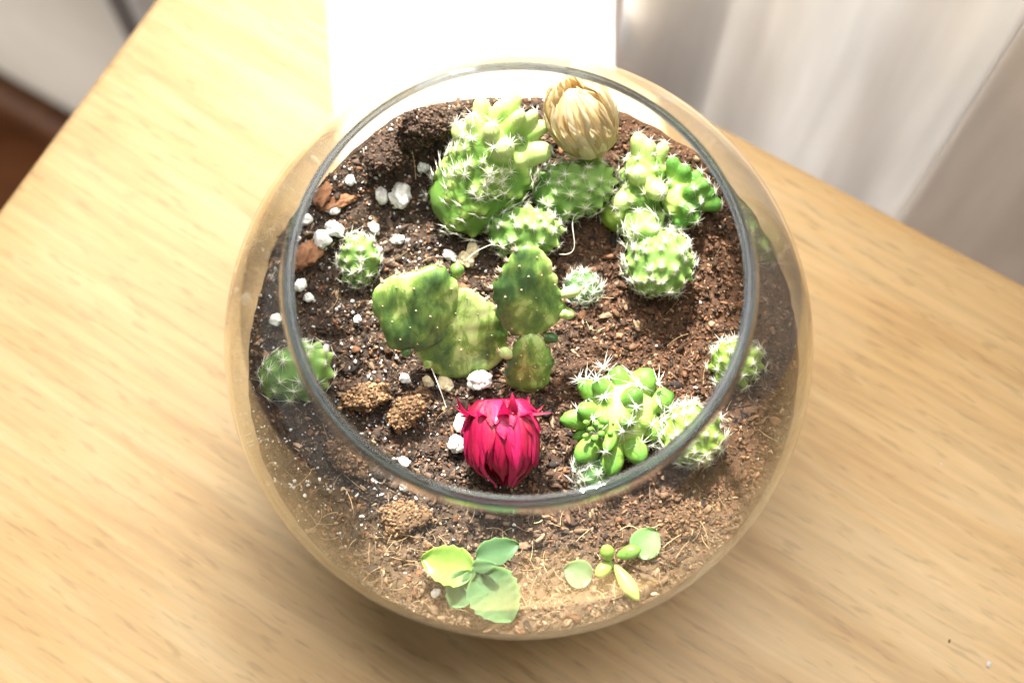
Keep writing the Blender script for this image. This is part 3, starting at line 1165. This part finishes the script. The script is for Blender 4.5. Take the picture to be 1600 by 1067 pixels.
def blob(root, rl, c, caps, material, k=0.07, bumps=0, bump_r=0.17, slen=0.4, spines=None, seed=1, fing=(), flen=0.35, fspines=None, nth=80, nph=110, low=-0.75, name='stem'):
    """an uneven fleshy stem grown from a core and knobs, one continuous skin"""
    r = np.random.default_rng(seed)
    c = np.asarray(c, float)

    def march(D, caps_):
        t = np.full(len(D), 3.2)
        for _ in range(46):
            d, _h = cap_sdf(c + D * t[:, None], caps_, k)
            t = np.maximum(t - 0.75 * d, 0.05)
        return t
    stars = []
    caps = list(caps)
    if bumps:
        D = []
        for i in range(bumps):
            z = 0.98 - (0.98 - low) * (i + 0.5) / bumps
            a = i * 2.39996 + r.normal(0, 0.22)
            q = math.sqrt(1 - z * z)
            D.append((q * math.cos(a), q * math.sin(a), z))
        D = np.array(D)
        t = march(D, caps)
        new = []
        for d, tt in zip(D, t):
            p = c + d * tt
            rr = bump_r * r.uniform(0.75, 1.25)
            new.append((p - d * rr * 0.5, p + d * 0.02, rr * 1.25, rr * 0.75, 0.7))
            stars.append((p + d * (0.08 + rr * 0.78), d, slen * r.uniform(0.62, 1.2), spines))
        caps += new
    for i, (tp, w_) in enumerate(fing):
        tp = np.asarray(tp, float)
        d = unit(tp - c)
        base = c + d * max(np.linalg.norm(tp - c) - 1.0, 0.2)
        caps.append((base, tp - d * w_ * 0.9, w_ * 1.15, w_ * 0.9, 1.0))
        stars.append((tp, d, flen * r.uniform(0.7, 1.25), fspines or spines))
    th = np.linspace(0.02, math.pi - 0.02, nth)
    ph = np.linspace(0, 2 * np.pi, nph, endpoint=False)
    TH, PH = np.meshgrid(th, ph, indexing='ij')
    D = np.stack([np.sin(TH) * np.cos(PH), np.sin(TH) * np.sin(PH), np.cos(TH)], 2).reshape(-1, 3)
    t = march(D, caps)
    P = c + D * t[:, None]
    _d, tipv = cap_sdf(P, caps, k)
    P = P + D * (0.02 * vnoise(P, seed, 3, 4.0))[:, None]
    F = [tuple(map(int, q))[::-1] for q in grid_faces(nth, nph)]
    F.append(tuple(range(nph)))
    F.append(tuple((nth - 1) * nph + q for q in range(nph))[::-1])
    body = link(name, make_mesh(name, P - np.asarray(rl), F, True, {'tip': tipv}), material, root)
    for i, (p, d, s_, sp) in enumerate(stars):
        if p[2] < float(soil_z(p[:1], p[1:2])[0]) - 0.02 or p[0] ** 2 + p[1] ** 2 + (p[2] - ZC) ** 2 > (R - WT - 0.1) ** 2 or s_ <= 0:
            continue
        link('spine_cluster', sp[i % len(sp)], M_SPINE, body, p - np.asarray(rl), quat_of(frame(d)) @ Quaternion((0, 0, 1), r.uniform(0, 6.28)), s_)
    return body


def unit(v):
    v = np.asarray(v, float)
    return v / np.linalg.norm(v)


def on_soil(x, y, dz=0.0):
    return (x, y, float(soil_z(np.array([x]), np.array([y]))[0]) + dz)


# ---- tall clump at the back left
def back_left_clump():
    rl = on_soil(-1.1, 4.4)
    root = thing('mammillaria_cactus', rl, 'tall lumpy bright green cactus clump at the back left, its knobs reaching the rim', 'cactus')
    stem(root, rl, (1.45, 4.55, 5.95), (0.9, 0.15, 0.45), 0.68, 1.10, 66, 0.17, 0.6, 0.30, SP_FULL, M_CACT, 42, 2.3, 0.05)
    stem(root, rl, (0.15, 3.42, 5.65), (0.75, -0.15, 0.45), 0.62, 1.02, 62, 0.15, 0.6, 0.30, SP_FULL, M_CACT, 43, 2.4, 0.05)
    c = np.array([-0.95, 5.05, 6.35])
    tips = [((-0.97, 6.33, 7.80), 0.25), ((-0.05, 6.55, 7.70), 0.27), ((-0.42, 6.20, 7.80), 0.22), ((-1.20, 5.87, 7.70), 0.24),
            ((0.10, 5.88, 7.90), 0.20), ((0.78, 5.79, 7.40), 0.21), ((0.88, 5.20, 7.05), 0.33), ((-0.23, 5.01, 7.75), 0.30),
            ((-1.66, 5.85, 7.25), 0.30), ((0.47, 6.00, 7.65), 0.19), ((-0.66, 5.45, 8.00), 0.26), ((0.25, 4.95, 7.0), 0.28)]
    blob(root, rl, c, [((-1.40, 4.45, 5.55), (-0.75, 5.35, 6.75), 0.98, 0.80, 0.0), ((-0.9, 4.3, 5.4), (-0.3, 4.9, 6.2), 0.7, 0.7, 0.0)], M_BODY, 0.04, 120, 0.135, 0.36, SP_BIG, 41, tips, 0.34, SP_FULL, 120, 160)


back_left_clump()


# ---- clump at the back right
def back_right_clump():
    rl = on_soil(3.7, 4.0)
    root = thing('mammillaria_cactus', rl, 'branching green cactus clump at the back right with fat glossy tubercles', 'cactus')
    stem(root, rl, (2.75, 4.0, 5.35), (-0.2, -0.2, 1.0), 0.45, 0.75, 12, 0.04, 0.66, 0.22, SP_BIG, M_CACTY, 53, 1.8, 0.05, spine_skip=0.6)
    stem(root, rl, (3.35, 3.45, 5.75), (0.1, -0.4, 0.9), 0.55, 0.9, 22, 0.10, 0.66, 0.46, SP_BIG, M_CACT, 54, 2.2, 0.05)
    stem(root, rl, (3.75, 2.55, 5.75), (0.2, -0.45, 0.9), 0.84, 1.02, 112, 0.14, 0.6, 0.27, SP_FULL, M_CACT, 55, 2.5, 0.05)
    tips = [((4.85, 3.88, 6.50), 0.23), ((5.44, 3.93, 6.30), 0.23), ((4.36, 3.35, 6.00), 0.27), ((4.44, 4.81, 6.90), 0.21),
            ((4.08, 5.05, 6.90), 0.21), ((4.87, 4.76, 6.60), 0.21), ((5.25, 4.21, 6.50), 0.21), ((3.13, 4.54, 7.00), 0.28),
            ((3.19, 5.70, 6.95), 0.26), ((3.50, 5.50, 6.90), 0.23), ((3.76, 3.91, 7.10), 0.28), ((2.57, 3.88, 6.20), 0.28),
            ((3.97, 5.60, 6.60), 0.21), ((4.57, 3.62, 6.60), 0.23), ((4.64, 4.13, 6.90), 0.22), ((5.05, 4.40, 6.75), 0.2), ((4.75, 3.45, 6.25), 0.22)]
    one = [q for q in tips if q[0][0] > 4]
    two = [q for q in tips if q[0][0] <= 4]
    blob(root, rl, (4.3, 4.2, 5.9), [((4.3, 4.2, 5.3), (4.35, 4.2, 6.1), 0.62, 0.52, 0.0)], M_LOBE, 0.035, 34, 0.13, 0.28, SP_BIG, 52, one, 0.3, SP_FULL, 100, 140)
    blob(root, rl, (3.4, 4.75, 5.9), [((3.45, 5.0, 5.3), (3.4, 4.8, 6.2), 0.62, 0.55, 0.0), ((3.3, 3.9, 5.5), (3.4, 4.2, 6.1), 0.45, 0.45, 0.0)], M_BODY, 0.04, 60, 0.13, 0.32, SP_BIG, 51, two, 0.38, SP_FULL, 100, 140)


back_right_clump()


# ---- single small ones
def small(loc, centre, axis, a, b, n, label, material, seed, slen=0.32, spines=SP_FULL, amp=0.12, second=None):
    rl = on_soil(*loc)
    root = thing('mammillaria_cactus', rl, label, 'cactus')
    stem(root, rl, centre, axis, a, b, n, amp, 0.6, slen, spines, material, seed, 2.4, 0.05)
    if second:
        c2, ax2, a2, b2, n2, mt2 = second
        stem(root, rl, c2, ax2, a2, b2, n2, amp, 0.7, slen, spines, mt2, seed + 1, 2.4, 0.05)


small((-4.33, 2.7), (-4.33, 2.75, 5.05), (0.1, 0.35, 0.9), 0.50, 0.78, 46, 'smallest upright cactus standing alone on the left among white perlite', M_CACT, 61)
small((1.76, 1.98), (1.76, 1.98, 5.1), (0, -0.1, 1), 0.46, 0.44, 42, 'dark round ball cactus between the pads and the back right clump', M_CACTD, 62, 0.32, SP_FULL, 0.04)
small((-6.1, -0.4), (-5.95, -0.42, 5.2), (0.75, 0.2, 0.45), 0.68, 1.05, 46, 'pale green cactus lying behind the left glass wall', M_CACT, 63, 0.36, SP_BIG, 0.13,)
small((5.7, -0.3), (5.72, -0.28, 5.55), (0.5, 0.0, 0.7), 0.55, 0.72, 44, 'small pale cactus behind the right rim', M_CACTY, 64, 0.36, SP_FULL, 0.12)


# ---- cactus with finger-like tubercles at the front right
def finger_cactus():
    rl = on_soil(2.7, -1.7)
    root = thing('mammillaria_cactus', rl, 'bright cactus with fat finger-like tubercles at the front right', 'cactus')
    c = np.array([2.75, -1.45, 5.55])
    tips = [((1.55, -0.85, 6.05), 0.25), ((2.00, -0.98, 6.55), 0.26), ((3.00, -1.35, 6.75), 0.28), ((3.45, -0.60, 6.15), 0.34), ((1.08, -1.85, 5.75), 0.25),
            ((1.50, -1.70, 6.25), 0.24), ((1.42, -2.25, 5.45), 0.17), ((1.50, -2.90, 5.55), 0.29), ((2.36, -3.30, 5.60), 0.28), ((2.22, -2.82, 6.25), 0.16),
            ((3.18, -3.00, 5.75), 0.29), ((3.88, -2.25, 5.70), 0.29), ((4.05, -1.15, 5.75), 0.31), ((2.81, -2.15, 6.60), 0.20), ((2.59, -0.55, 6.25), 0.27)]
    cc = np.array([2.62, -1.72, 5.45])
    blob(root, rl, cc, [((2.75, -1.5, 5.2), (2.7, -1.6, 5.6), 0.95, 0.82, 0.0)], M_LOBE, 0.06, 30, 0.17, 0.5, SP_BIG, 71, [(np.array(t) - 0.28 * unit(np.array(t) - cc), w_ * 0.8) for t, w_ in tips], 0.0, SP_BIG)
    for i, (tp, w_) in enumerate(tips):
        tp = np.array(tp)
        d = unit(tp - cc)
        ln = min(1.15, max(0.5, np.linalg.norm(tp - cc) - 0.35))
        finger(root, rl, tp - d * ln, d, w_ * 1.08, ln, {1: 0.5, 5: 0.34, 9: 0.34, 13: 0.4, 0: 0.45}.get(i, 0.0), i)
    r = np.random.default_rng(4)
    for i in range(13):                              # the young tubercles round the growing point
        a, q = i * 2.39996, 0.11 * math.sqrt(i)
        b = np.array([2.14 + q * math.cos(a) * 1.1, -2.12 + q * math.sin(a), 6.12 - 0.25 * q])
        finger(root, rl, b, unit(b - cc + np.array([0, 0, 0.4])), 0.065 + 0.012 * (i % 4), 0.22, 0.0, i)
    # offsets at its foot
    stem(root, rl, (4.45, -2.15, 5.55), (0.5, -0.35, 0.75), 0.74, 0.86, 90, 0.12, 0.6, 0.34, SP_FULL, M_CACTY, 72, 2.5, 0.05)
    stem(root, rl, (2.0, -3.05, 5.0), (-0.15, -0.3, 1.0), 0.52, 0.46, 30, 0.05, 0.7, 0.42, SP_BIG, M_CACTD, 73, 2.2, 0.04)
    for i, (p, d) in enumerate((((1.75, -0.85, 6.05), (-0.5, 0.4, 0.8)), ((2.2, -0.6, 6.3), (-0.2, 0.5, 0.85)), ((3.6, -1.0, 6.2), (0.6, 0.2, 0.8)), ((3.75, -1.9, 6.0), (0.8, -0.2, 0.6)), ((3.4, -2.5, 5.6), (0.5, -0.7, 0.5)))):
        link('spine_cluster', SP_TIP[i % 2], M_SPINE, root, np.array(p) - rl, quat_of(frame(d)), 0.55)


finger_cactus()


# ------------------------------------------------------------------ prickly pear pads
def tuft_mesh(seed):
    r = np.random.default_rng(seed)
    u, f = ico(0)
    V = [u * np.array([0.5, 0.5, 0.35])]
    F = [f]
    o = len(u)
    for _ in range(9):
        az, el = r.uniform(0, 6.28), r.uniform(0.5, 1.5)
        d = np.array([math.cos(az) * math.cos(el), math.sin(az) * math.cos(el), math.sin(el)])
        Fm = frame(d)
        b = [d * 0.2 + 0.08 * (math.cos(2.09 * q) * Fm[:, 0] + math.sin(2.09 * q) * Fm[:, 1]) for q in range(3)]
        V.append(np.array(b + [d * r.uniform(0.9, 1.4)]))
        F.append(np.array([(0, 1, 3), (1, 2, 3), (2, 0, 3)]) + o)
        o += 4
    return make_mesh('areole', np.concatenate(V), np.concatenate(F).astype(np.int32), False)


TUFT = [tuft_mesh(1), tuft_mesh(2)]


def pad(root, rl, base, up, normal, L, W, T, seed, tone, tufts=1.0, curve=0.0, name='pad'):
    r = np.random.default_rng(seed)
    up = unit(up)
    nrm = unit(np.asarray(normal) - up * (np.asarray(normal) @ up))
    sd = np.cross(up, nrm)
    nv, na = 30, 36
    V = []
    for i in range(nv):
        t = 0.004 + 0.992 * i / (nv - 1)
        wv = W * max(math.sin(math.pi * t ** 0.82), 0.0) ** 0.55
        tv = T * max(math.sin(math.pi * t ** 0.9), 0.0) ** 0.5
        for j in range(na):
            a = 2 * math.pi * j / na
            ca, sa = math.cos(a), math.sin(a)
            x = wv * math.copysign(abs(ca) ** 0.9, ca)
            z = tv * math.copysign(abs(sa) ** 0.9, sa)
            V.append((x, t * L, z))
    V = np.array(V)
    V[:, 2] += curve * (V[:, 1] / L) ** 2 + 0.07 * vnoise(V[:, :2], seed, 3, 1.6) * np.sign(V[:, 2]) * np.minimum(1, np.abs(V[:, 2]) * 6)
    V[:, 0] *= 1 + 0.24 * vnoise(np.stack([V[:, 1], np.sign(V[:, 0])], 1), seed + 3, 3, 1.5) + 0.07 * np.abs(np.sin(V[:, 1] / L * 6 * np.pi + seed))

    def toworld(P):
        P = np.atleast_2d(P)
        return np.asarray(base) + P[:, :1] * sd + P[:, 1:2] * up + P[:, 2:3] * nrm

    F = [tuple(map(int, q))[::-1] for q in grid_faces(nv, na)]
    F.append(tuple(range(na)))
    F.append(tuple((nv - 1) * na + k for k in range(na))[::-1])
    W_ = toworld(V) - np.asarray(rl)
    o = link(name, make_mesh(name, W_, F, True, {'tip': np.full(len(V), tone)}), M_OPUN, root)
    spots = []
    for i, t in enumerate((0.16, 0.34, 0.52, 0.70, 0.86)):
        m = (2, 3, 4, 3, 2)[i]
        for k in range(m):
            s = (k + 0.5) / m * 2 - 1 + r.normal(0, 0.14)
            for side in (1, -1):
                spots.append((t + r.normal(0, 0.04), s * 0.92, side, 0.05))
    for t in np.linspace(0.25, 0.97, 8):
        spots += [(t + r.normal(0, 0.02), 1.0, 0, 0.13), (t + r.normal(0, 0.02), -1.0, 0, 0.13)]
    for t, s, side, sz in spots:
        if r.random() > tufts:
            continue
        i = int(round(t * (nv - 1)))
        i = min(max(i, 1), nv - 2)
        ring = V[i * na:(i + 1) * na]
        wmax = ring[:, 0].max()
        if side:
            cand = [k for k in range(na) if ring[k, 2] * side > 0]
            j = min(cand, key=lambda k: abs(ring[k, 0] - s * wmax * 0.9))
            dn = nrm * side
        else:
            j = 0 if s > 0 else na // 2
            dn = sd * s + up * (t - 0.55) * 1.6
        p = toworld(ring[j])[0]
        link('areole', TUFT[len(spots) % 2], M_WOOL, o, p - np.asarray(rl) + unit(dn) * 0.01, quat_of(frame(dn)), sz * r.uniform(0.75, 1.3))
    return o


def bud(root, rl, base, d, w_, l_, tone=0.25):
    M = frame(d)
    u, f = ico(2)
    P = u.copy()
    P[:, 2] = P[:, 2] * 0.5 + 0.5
    P[:, :2] *= (0.75 + 0.35 * P[:, 2:3])
    P = P * np.array([w_, w_, l_])
    P = P * (1 + 0.06 * vnoise(P, 8, 2, 6.0))[:, None]
    o = link('bud', make_mesh('bud', P @ M.T + np.asarray(base) - np.asarray(rl), f, True, {'tip': np.full(len(P), tone)}), M_OPUN, root)
    link('areole', TUFT[0], M_WOOL, o, np.asarray(base) + unit(d) * l_ - np.asarray(rl), quat_of(M), 0.12)


def pads():
    rl = on_soil(-1.5, -0.3)
    root = thing('prickly_pear', rl, 'variegated prickly pear with two broad joined pads, standing left of centre', 'cactus')
    pad(root, rl, (-1.40, -0.40, 4.65), (-0.12, 0.68, 0.80), (0.05, -0.75, 0.6), 2.85, 1.22, 0.27, 81, 0.06, 0.75)
    pad(root, rl, (-1.62, 0.70, 6.05), (-0.93, 0.20, 0.55), (0.25, -0.70, 0.66), 2.45, 1.15, 0.26, 82, 0.0, 0.75)
    bud(root, rl, (-1.62, 1.62, 6.9), (0.15, 0.75, 0.6), 0.2, 0.42, 0.0)
    bud(root, rl, (-2.25, -0.02, 5.25), (-0.6, -0.6, -0.2), 0.13, 0.35, 0.1)
    bud(root, rl, (-2.75, 0.15, 5.75), (-0.8, -0.6, 0.0), 0.15, 0.4, -0.05)
    rl2 = on_soil(0.26, -0.65)
    root = thing('prickly_pear', rl2, 'upright prickly pear with one dark oval pad on a mottled stalk, behind the red flower', 'cactus')
    pad(root, rl2, (0.27, -0.80, 4.75), (0.02, 0.52, 0.86), (0.05, -0.8, 0.5), 2.10, 0.62, 0.30, 83, 0.02, 0.9)
    pad(root, rl2, (0.28, 0.22, 6.35), (-0.03, 0.62, 0.80), (0.12, -0.76, 0.62), 2.75, 0.86, 0.24, 84, -0.05, 0.75)
    bud(root, rl2, (1.0, 1.05, 7.2), (0.9, 0.15, 0.35), 0.16, 0.62, 0.30)
    bud(root, rl2, (0.95, 0.70, 6.85), (0.85, -0.1, 0.15), 0.16, 0.5, 0.18)
    bud(root, rl2, (0.55, 0.25, 6.3), (0.9, -0.15, 0.1), 0.15, 0.5, -0.2)
    bud(root, rl2, (-0.1, -0.15, 5.9), (-0.9, 0.1, 0.5), 0.17, 0.45, 0.35)


pads()


# ------------------------------------------------------------------ strawflowers
def strawflower(name, base, tip, rad, label, material, seed, reflex=True, spreadtip=0.0):
    base, tip = np.asarray(base, float), np.asarray(tip, float)
    rl = (base + tip) / 2
    rl[2] = min(base[2], tip[2]) - rad * 0.4
    root = thing(name, rl, label, 'flower')
    L = np.linalg.norm(tip - base)
    M = frame(tip - base)
    r = np.random.default_rng(seed)

    def prof(t):
        return rad * max(1 - abs((t - 0.47) / 0.56) ** 2.5, 0.0) ** 0.66 + spreadtip * t * t

    def put(P):
        return P @ M.T + base - rl

    # the dense inside
    V = []
    nt_, na = 14, 20
    for i in range(nt_):
        t = i / (nt_ - 1)
        for j in range(na):
            a = 2 * math.pi * j / na
            q = prof(t) * (0.93 - 0.5 * max(t - 0.6, 0) / 0.4)
            V.append((q * math.cos(a), q * math.sin(a), L * t * 0.9))
    F = [tuple(map(int, q)) for q in grid_faces(nt_, na)]
    F += [tuple(range(na))[::-1], tuple((nt_ - 1) * na + k for k in range(na))]
    link('flower_head', make_mesh('flower_head', put(np.array(V)), F, True, {'tip': np.zeros(len(V)), 'across': np.zeros(len(V))}), material, root)
    layers = [  # start, length, count, offset, half width
        (0.40, 0.66, 11, -0.06, 0.20), (0.15, 0.90, 21, 0.00, 0.13), (0.10, 0.84, 21, 0.03, 0.14), (0.06, 0.70, 19, 0.055, 0.16),
        (0.00, 0.58, 16, 0.075, 0.18), (-0.02, 0.42, 13, 0.095, 0.21), (-0.03, 0.27, 10, 0.11, 0.24)]
    nu, nw = 9, 5
    for li, (t0, dt, cnt, off, hw) in enumerate(layers):
        for k in range(cnt):
            phi = 2 * math.pi * (k + 0.5 * (li % 2)) / cnt + r.normal(0, 0.10)
            ddt = dt * r.uniform(0.66, 1.1)
            tw = r.normal(0, 0.12)
            lift = r.uniform(0.0, 0.16)
            V, TT, AA = [], [], []
            for i in range(nu):
                s = i / (nu - 1)
                t = min(max(t0 + ddt * s, 0.0), 1.03)
                wd = hw * (0.95 + 0.35 * s) * max(1 - s ** 2.6, 0.0) ** 0.8 + 0.004
                rr0 = (prof(min(t, 0.97)) + off * rad) * (1 - 0.55 * min(max((t - 0.86) / 0.2, 0), 1) * (1 - spreadtip * 3)) + lift * s * s * rad
                for j in range(nw):
                    c = (j / (nw - 1)) * 2 - 1
                    ang = phi + tw * s + c * wd * 1.15 * (rad / max(prof(min(t, 0.9)), 0.45 * rad)) ** 0.4
                    q = rr0 + 0.085 * (1 - c * c) * rad * (1 - 0.4 * s)
                    V.append((q * math.cos(ang), q * math.sin(ang), L * t))
                    TT.append(s)
                    AA.append(c)
            F = grid_faces(nu, nw, False)
            link('bract', make_mesh('bract', put(np.array(V)), F, True, {'tip': TT, 'across': AA}), material, root)
    if reflex:
        cnt = 16
        for k in range(cnt):
            phi = 2 * math.pi * k / cnt + r.normal(0, 0.18)
            ln = r.uniform(0.35, 0.95) * rad
            V, TT, AA = [], [], []
            el0 = r.uniform(-0.5, 1.0)
            for i in range(nu):
                s = i / (nu - 1)
                wd = 0.24 * rad * (0.7 + 0.6 * s) * (1 - s ** 1.7) + 0.003
                bend = el0 * s
                z = L * 0.16 - ln * s * math.sin(bend)
                rr0 = prof(0.14) * 0.85 + 0.1 + ln * s * math.cos(bend)
                for j in range(nw):
                    c = (j / (nw - 1)) * 2 - 1
                    tx = c * wd
                    V.append((rr0 * math.cos(phi) - tx * math.sin(phi), rr0 * math.sin(phi) + tx * math.cos(phi), z + 0.12 * wd * c * c * 4))
                    TT.append(s)
                    AA.append(c)
            link('reflexed_bract', make_mesh('bract', put(np.array(V)), grid_faces(nu, nw, False), True, {'tip': TT, 'across': AA}), material, root)
    return root


strawflower('strawflower', (-0.47, -1.42, 6.2), (-0.38, -3.50, 5.55), 0.86, 'crimson red dried strawflower in front of the prickly pears', M_RED, 91)
strawflower('strawflower', (2.05, 5.55, 6.60), (1.25, 6.25, 8.6), 0.78, 'dried beige strawflower resting between the two back clumps at the rim', M_TAN, 92, False, 0.12)


# ------------------------------------------------------------------ leaf cuttings
def leaf(root, rl, base, d, nrm, L, W, seed, material, teeth=4, th=0.065, cup=0.34, droop=0.2, name='leaf', tone=0.4):
    d = unit(d)
    nrm = unit(np.asarray(nrm, float) - d * (np.asarray(nrm) @ d))
    sd = np.cross(d, nrm)
    nv, nw = 34, 9
    V, T = [], []
    for face in (1, -1):
        for i in range(nv):
            t = i / (nv - 1)
            wv = W * (math.sin(math.pi * min(t ** 0.85, 1.0)) ** 0.62 if t < 1 else 0) + 0.05 * W * (1 - t)
            if t > 0.3 and teeth:
                wv *= 1 - 0.14 * abs(math.sin(math.pi * (t - 0.3) / 0.7 * teeth)) ** 0.6 + 0.05
            for j in range(nw):
                c = (j / (nw - 1)) * 2 - 1
                x = wv * c
                z = cup * W * c * c - droop * L * t * t + face * th * (1 - c ** 4) * (0.4 + 0.6 * math.sin(math.pi * min(max(t, 0.02), 0.98)))
                V.append(np.asarray(base) + d * L * t + sd * x + nrm * z)
                T.append(tone + 0.25 * (1 - abs(c)) * (1 - t))
    V = np.array(V) - np.asarray(rl)
    f1 = grid_faces(nv, nw, False)
    f2 = grid_faces(nv, nw, False, nv * nw)[:, ::-1]
    rim = []
    for i in range(nv - 1):
        for j in (0, nw - 1):
            a, b = i * nw + j, (i + 1) * nw + j
            q = (a, b, b + nv * nw, a + nv * nw)
            rim.append(q if j == 0 else q[::-1])
    F = np.concatenate([f1, f2, np.array(rim, dtype=np.int32)])
    return link(name, make_mesh(name, V, F, True, {'tip': T}), material, root)


def kalanchoe():
    rl = on_soil(-1.18, -5.8)
    root = thing('leaf_cutting', rl, 'pale green succulent cutting with scalloped leaves against the front glass', 'succulent')
    z = rl[2]
    V, F = tube([(rl[0], rl[1], z - 0.3), (-1.15, -5.80, z + 0.5), (-1.12, -5.75, z + 0.95)], [0.10, 0.09, 0.08], 8)
    link('stalk', make_mesh('stalk', V - np.array(rl), F, True, {'tip': np.full(len(V), 0.4)}), M_KAL, root)
    c = np.array([-1.13, -5.72, z + 0.85])
    leaf(root, rl, c, (-1.0, 0.22, 0.12), (0.1, -0.25, 1), 1.38, 0.52, 1, M_SED, 4, tone=0.45)  # sunlit yellow of this leaf put in by the lighter leaf colour
    leaf(root, rl, c + (0.05, 0.35, -0.1), (1.0, 0.28, 0.15), (0, -0.3, 1), 1.15, 0.36, 2, M_KAL, 3, tone=0.15)
    leaf(root, rl, c, (-0.50, -0.80, -0.22), (0, -0.4, 1), 1.10, 0.45, 3, M_KAL, 4, tone=0.5)
    leaf(root, rl, c + (0.16, 0, 0.04), (0.50, -0.80, -0.10), (0.1, -0.35, 1), 1.50, 0.68, 4, M_KAL, 5, tone=0.3)
    leaf(root, rl, c + (0, 0, 0.12), (-0.15, -0.8, -0.25), (0, -0.6, 0.8), 0.62, 0.27, 5, M_KAL, 4, tone=0.5)
    leaf(root, rl, c + (0, 0.1, 0.1), (0.6, -0.1, 0.75), (-0.5, -0.3, 0.6), 0.75, 0.17, 6, M_KAL, 0, tone=0.4)


kalanchoe()


def bean(root, rl, p0, p1, wid, tone, seed):
    """one plump succulent leaf"""
    p0, p1 = np.asarray(p0, float), np.asarray(p1, float)
    M = frame(p1 - p0)
    L = np.linalg.norm(p1 - p0)
    u, f = ico(3)
    P = u.copy()
    z = (P[:, 2] + 1) / 2
    P[:, :2] *= (0.72 + 0.45 * np.sin(np.pi * z * 0.75))[:, None]
    P = np.stack([P[:, 0] * wid * 0.82, P[:, 1] * wid * 0.7, z * L], 1)
    return link('leaf', make_mesh('leaf', P @ M.T + p0 - np.asarray(rl), f, True, {'tip': np.full(len(P), tone)}), M_SED, root)


def sprig():
    rl = on_soil(2.35, -5.5)
    root = thing('succulent_sprig', rl, 'small sprig of plump bean-shaped green leaves against the front right glass', 'succulent')
    z = rl[2]
    c = np.array([2.38, -5.45, z + 0.5])
    V, F = tube([(rl[0], rl[1], z - 0.25), c], [0.06, 0.06], 8)
    link('stalk', make_mesh('stalk', V - np.array(rl), F, True, {'tip': np.full(len(V), 0.4)}), M_SED, root)
    bean(root, rl, c + (-0.05, 0.0, 0.05), c + (-0.22, 0.30, 0.45), 0.20, 0.5, 1)
    bean(root, rl, c + (0.1, 0.1, 0.0), c + (0.72, 0.28, 0.12), 0.20, 0.1, 2)
    bean(root, rl, c, c + (-0.42, -0.42, 0.10), 0.19, 0.65, 3)
    bean(root, rl, c + (0.05, -0.1, 0.0), c + (0.62, -1.02, 0.12), 0.21, 0.75, 4)
    rl2 = on_soil(3.25, -5.0)
    r2 = thing('fallen_leaf', rl2, 'dark green oval leaf lying right of the sprig', 'leaf')
    leaf(r2, rl2, (3.0, -5.3, rl2[2] + 0.26), (0.6, 0.8, 0.25), (0, -0.3, 1), 0.85, 0.40, 7, M_CACTD, 0, 0.06, tone=0.6)
    rl3 = on_soil(1.45, -5.7)
    r3 = thing('fallen_leaf', rl3, 'pale wedge-shaped leaf lying left of the sprig', 'leaf')
    leaf(r3, rl3, (1.85, -5.85, rl3[2] + 0.26), (-0.9, 0.35, 0.2), (0, -0.2, 1), 0.75, 0.36, 8, M_KAL, 0, 0.05, tone=0.5)


sprig()

# ------------------------------------------------------------------ loose threads and crumbs
def thread(pts, label, rad=0.012):
    pts = np.array(pts, float)
    t = np.linspace(0, 1, len(pts))
    tt = np.linspace(0, 1, 24)
    co = [np.polyfit(t, pts[:, k], min(3, len(pts) - 1)) for k in range(3)]
    P = np.stack([np.polyval(c, tt) for c in co], 1)
    rl = P[0]
    V, F = tube(P - rl, rad, 5)
    o = link('root_thread', make_mesh('root_thread', V, F), M_SPINE, None, rl)
    return tag(o, label, 'thread')


thread([(1.7, 3.9, 5.9), (1.45, 3.4, 6.1), (1.5, 2.9, 5.9), (1.1, 2.75, 5.7)], 'fine white thread hanging below the middle back cactus')
thread([(-2.3, -0.3, 5.2), (-2.1, -0.8, 5.25), (-1.9, -1.35, 5.15)], 'fine pale thread below the left cactus pad')
thread([(-1.4, 2.6, 5.6), (-0.9, 2.95, 5.7), (-0.2, 3.1, 5.75)], 'fine white thread stretched behind the pads')


def table_crumb(x, y, r, label, material):
    u, f = ico(2)
    P = u * (1 + 0.3 * vnoise(u, int(x * 7), 2, 1.5))[:, None] * np.array([1, 0.55, 0.4]) * r
    o = link('crumb', make_mesh('crumb', P, f), material, None, (x, y, r * 0.36), Quaternion((0, 0, 1), 1.2))
    tag(o, label, 'crumb')


table_crumb(13.36, -7.5, 0.10, 'white crumb on the table in the lower right corner', M_PERL)
table_crumb(12.3, -6.85, 0.06, 'dark speck on the table near the white crumb', M_BARK)
table_crumb(12.5, -1.7, 0.04, 'pale speck on the table right of the bowl', M_PERL)
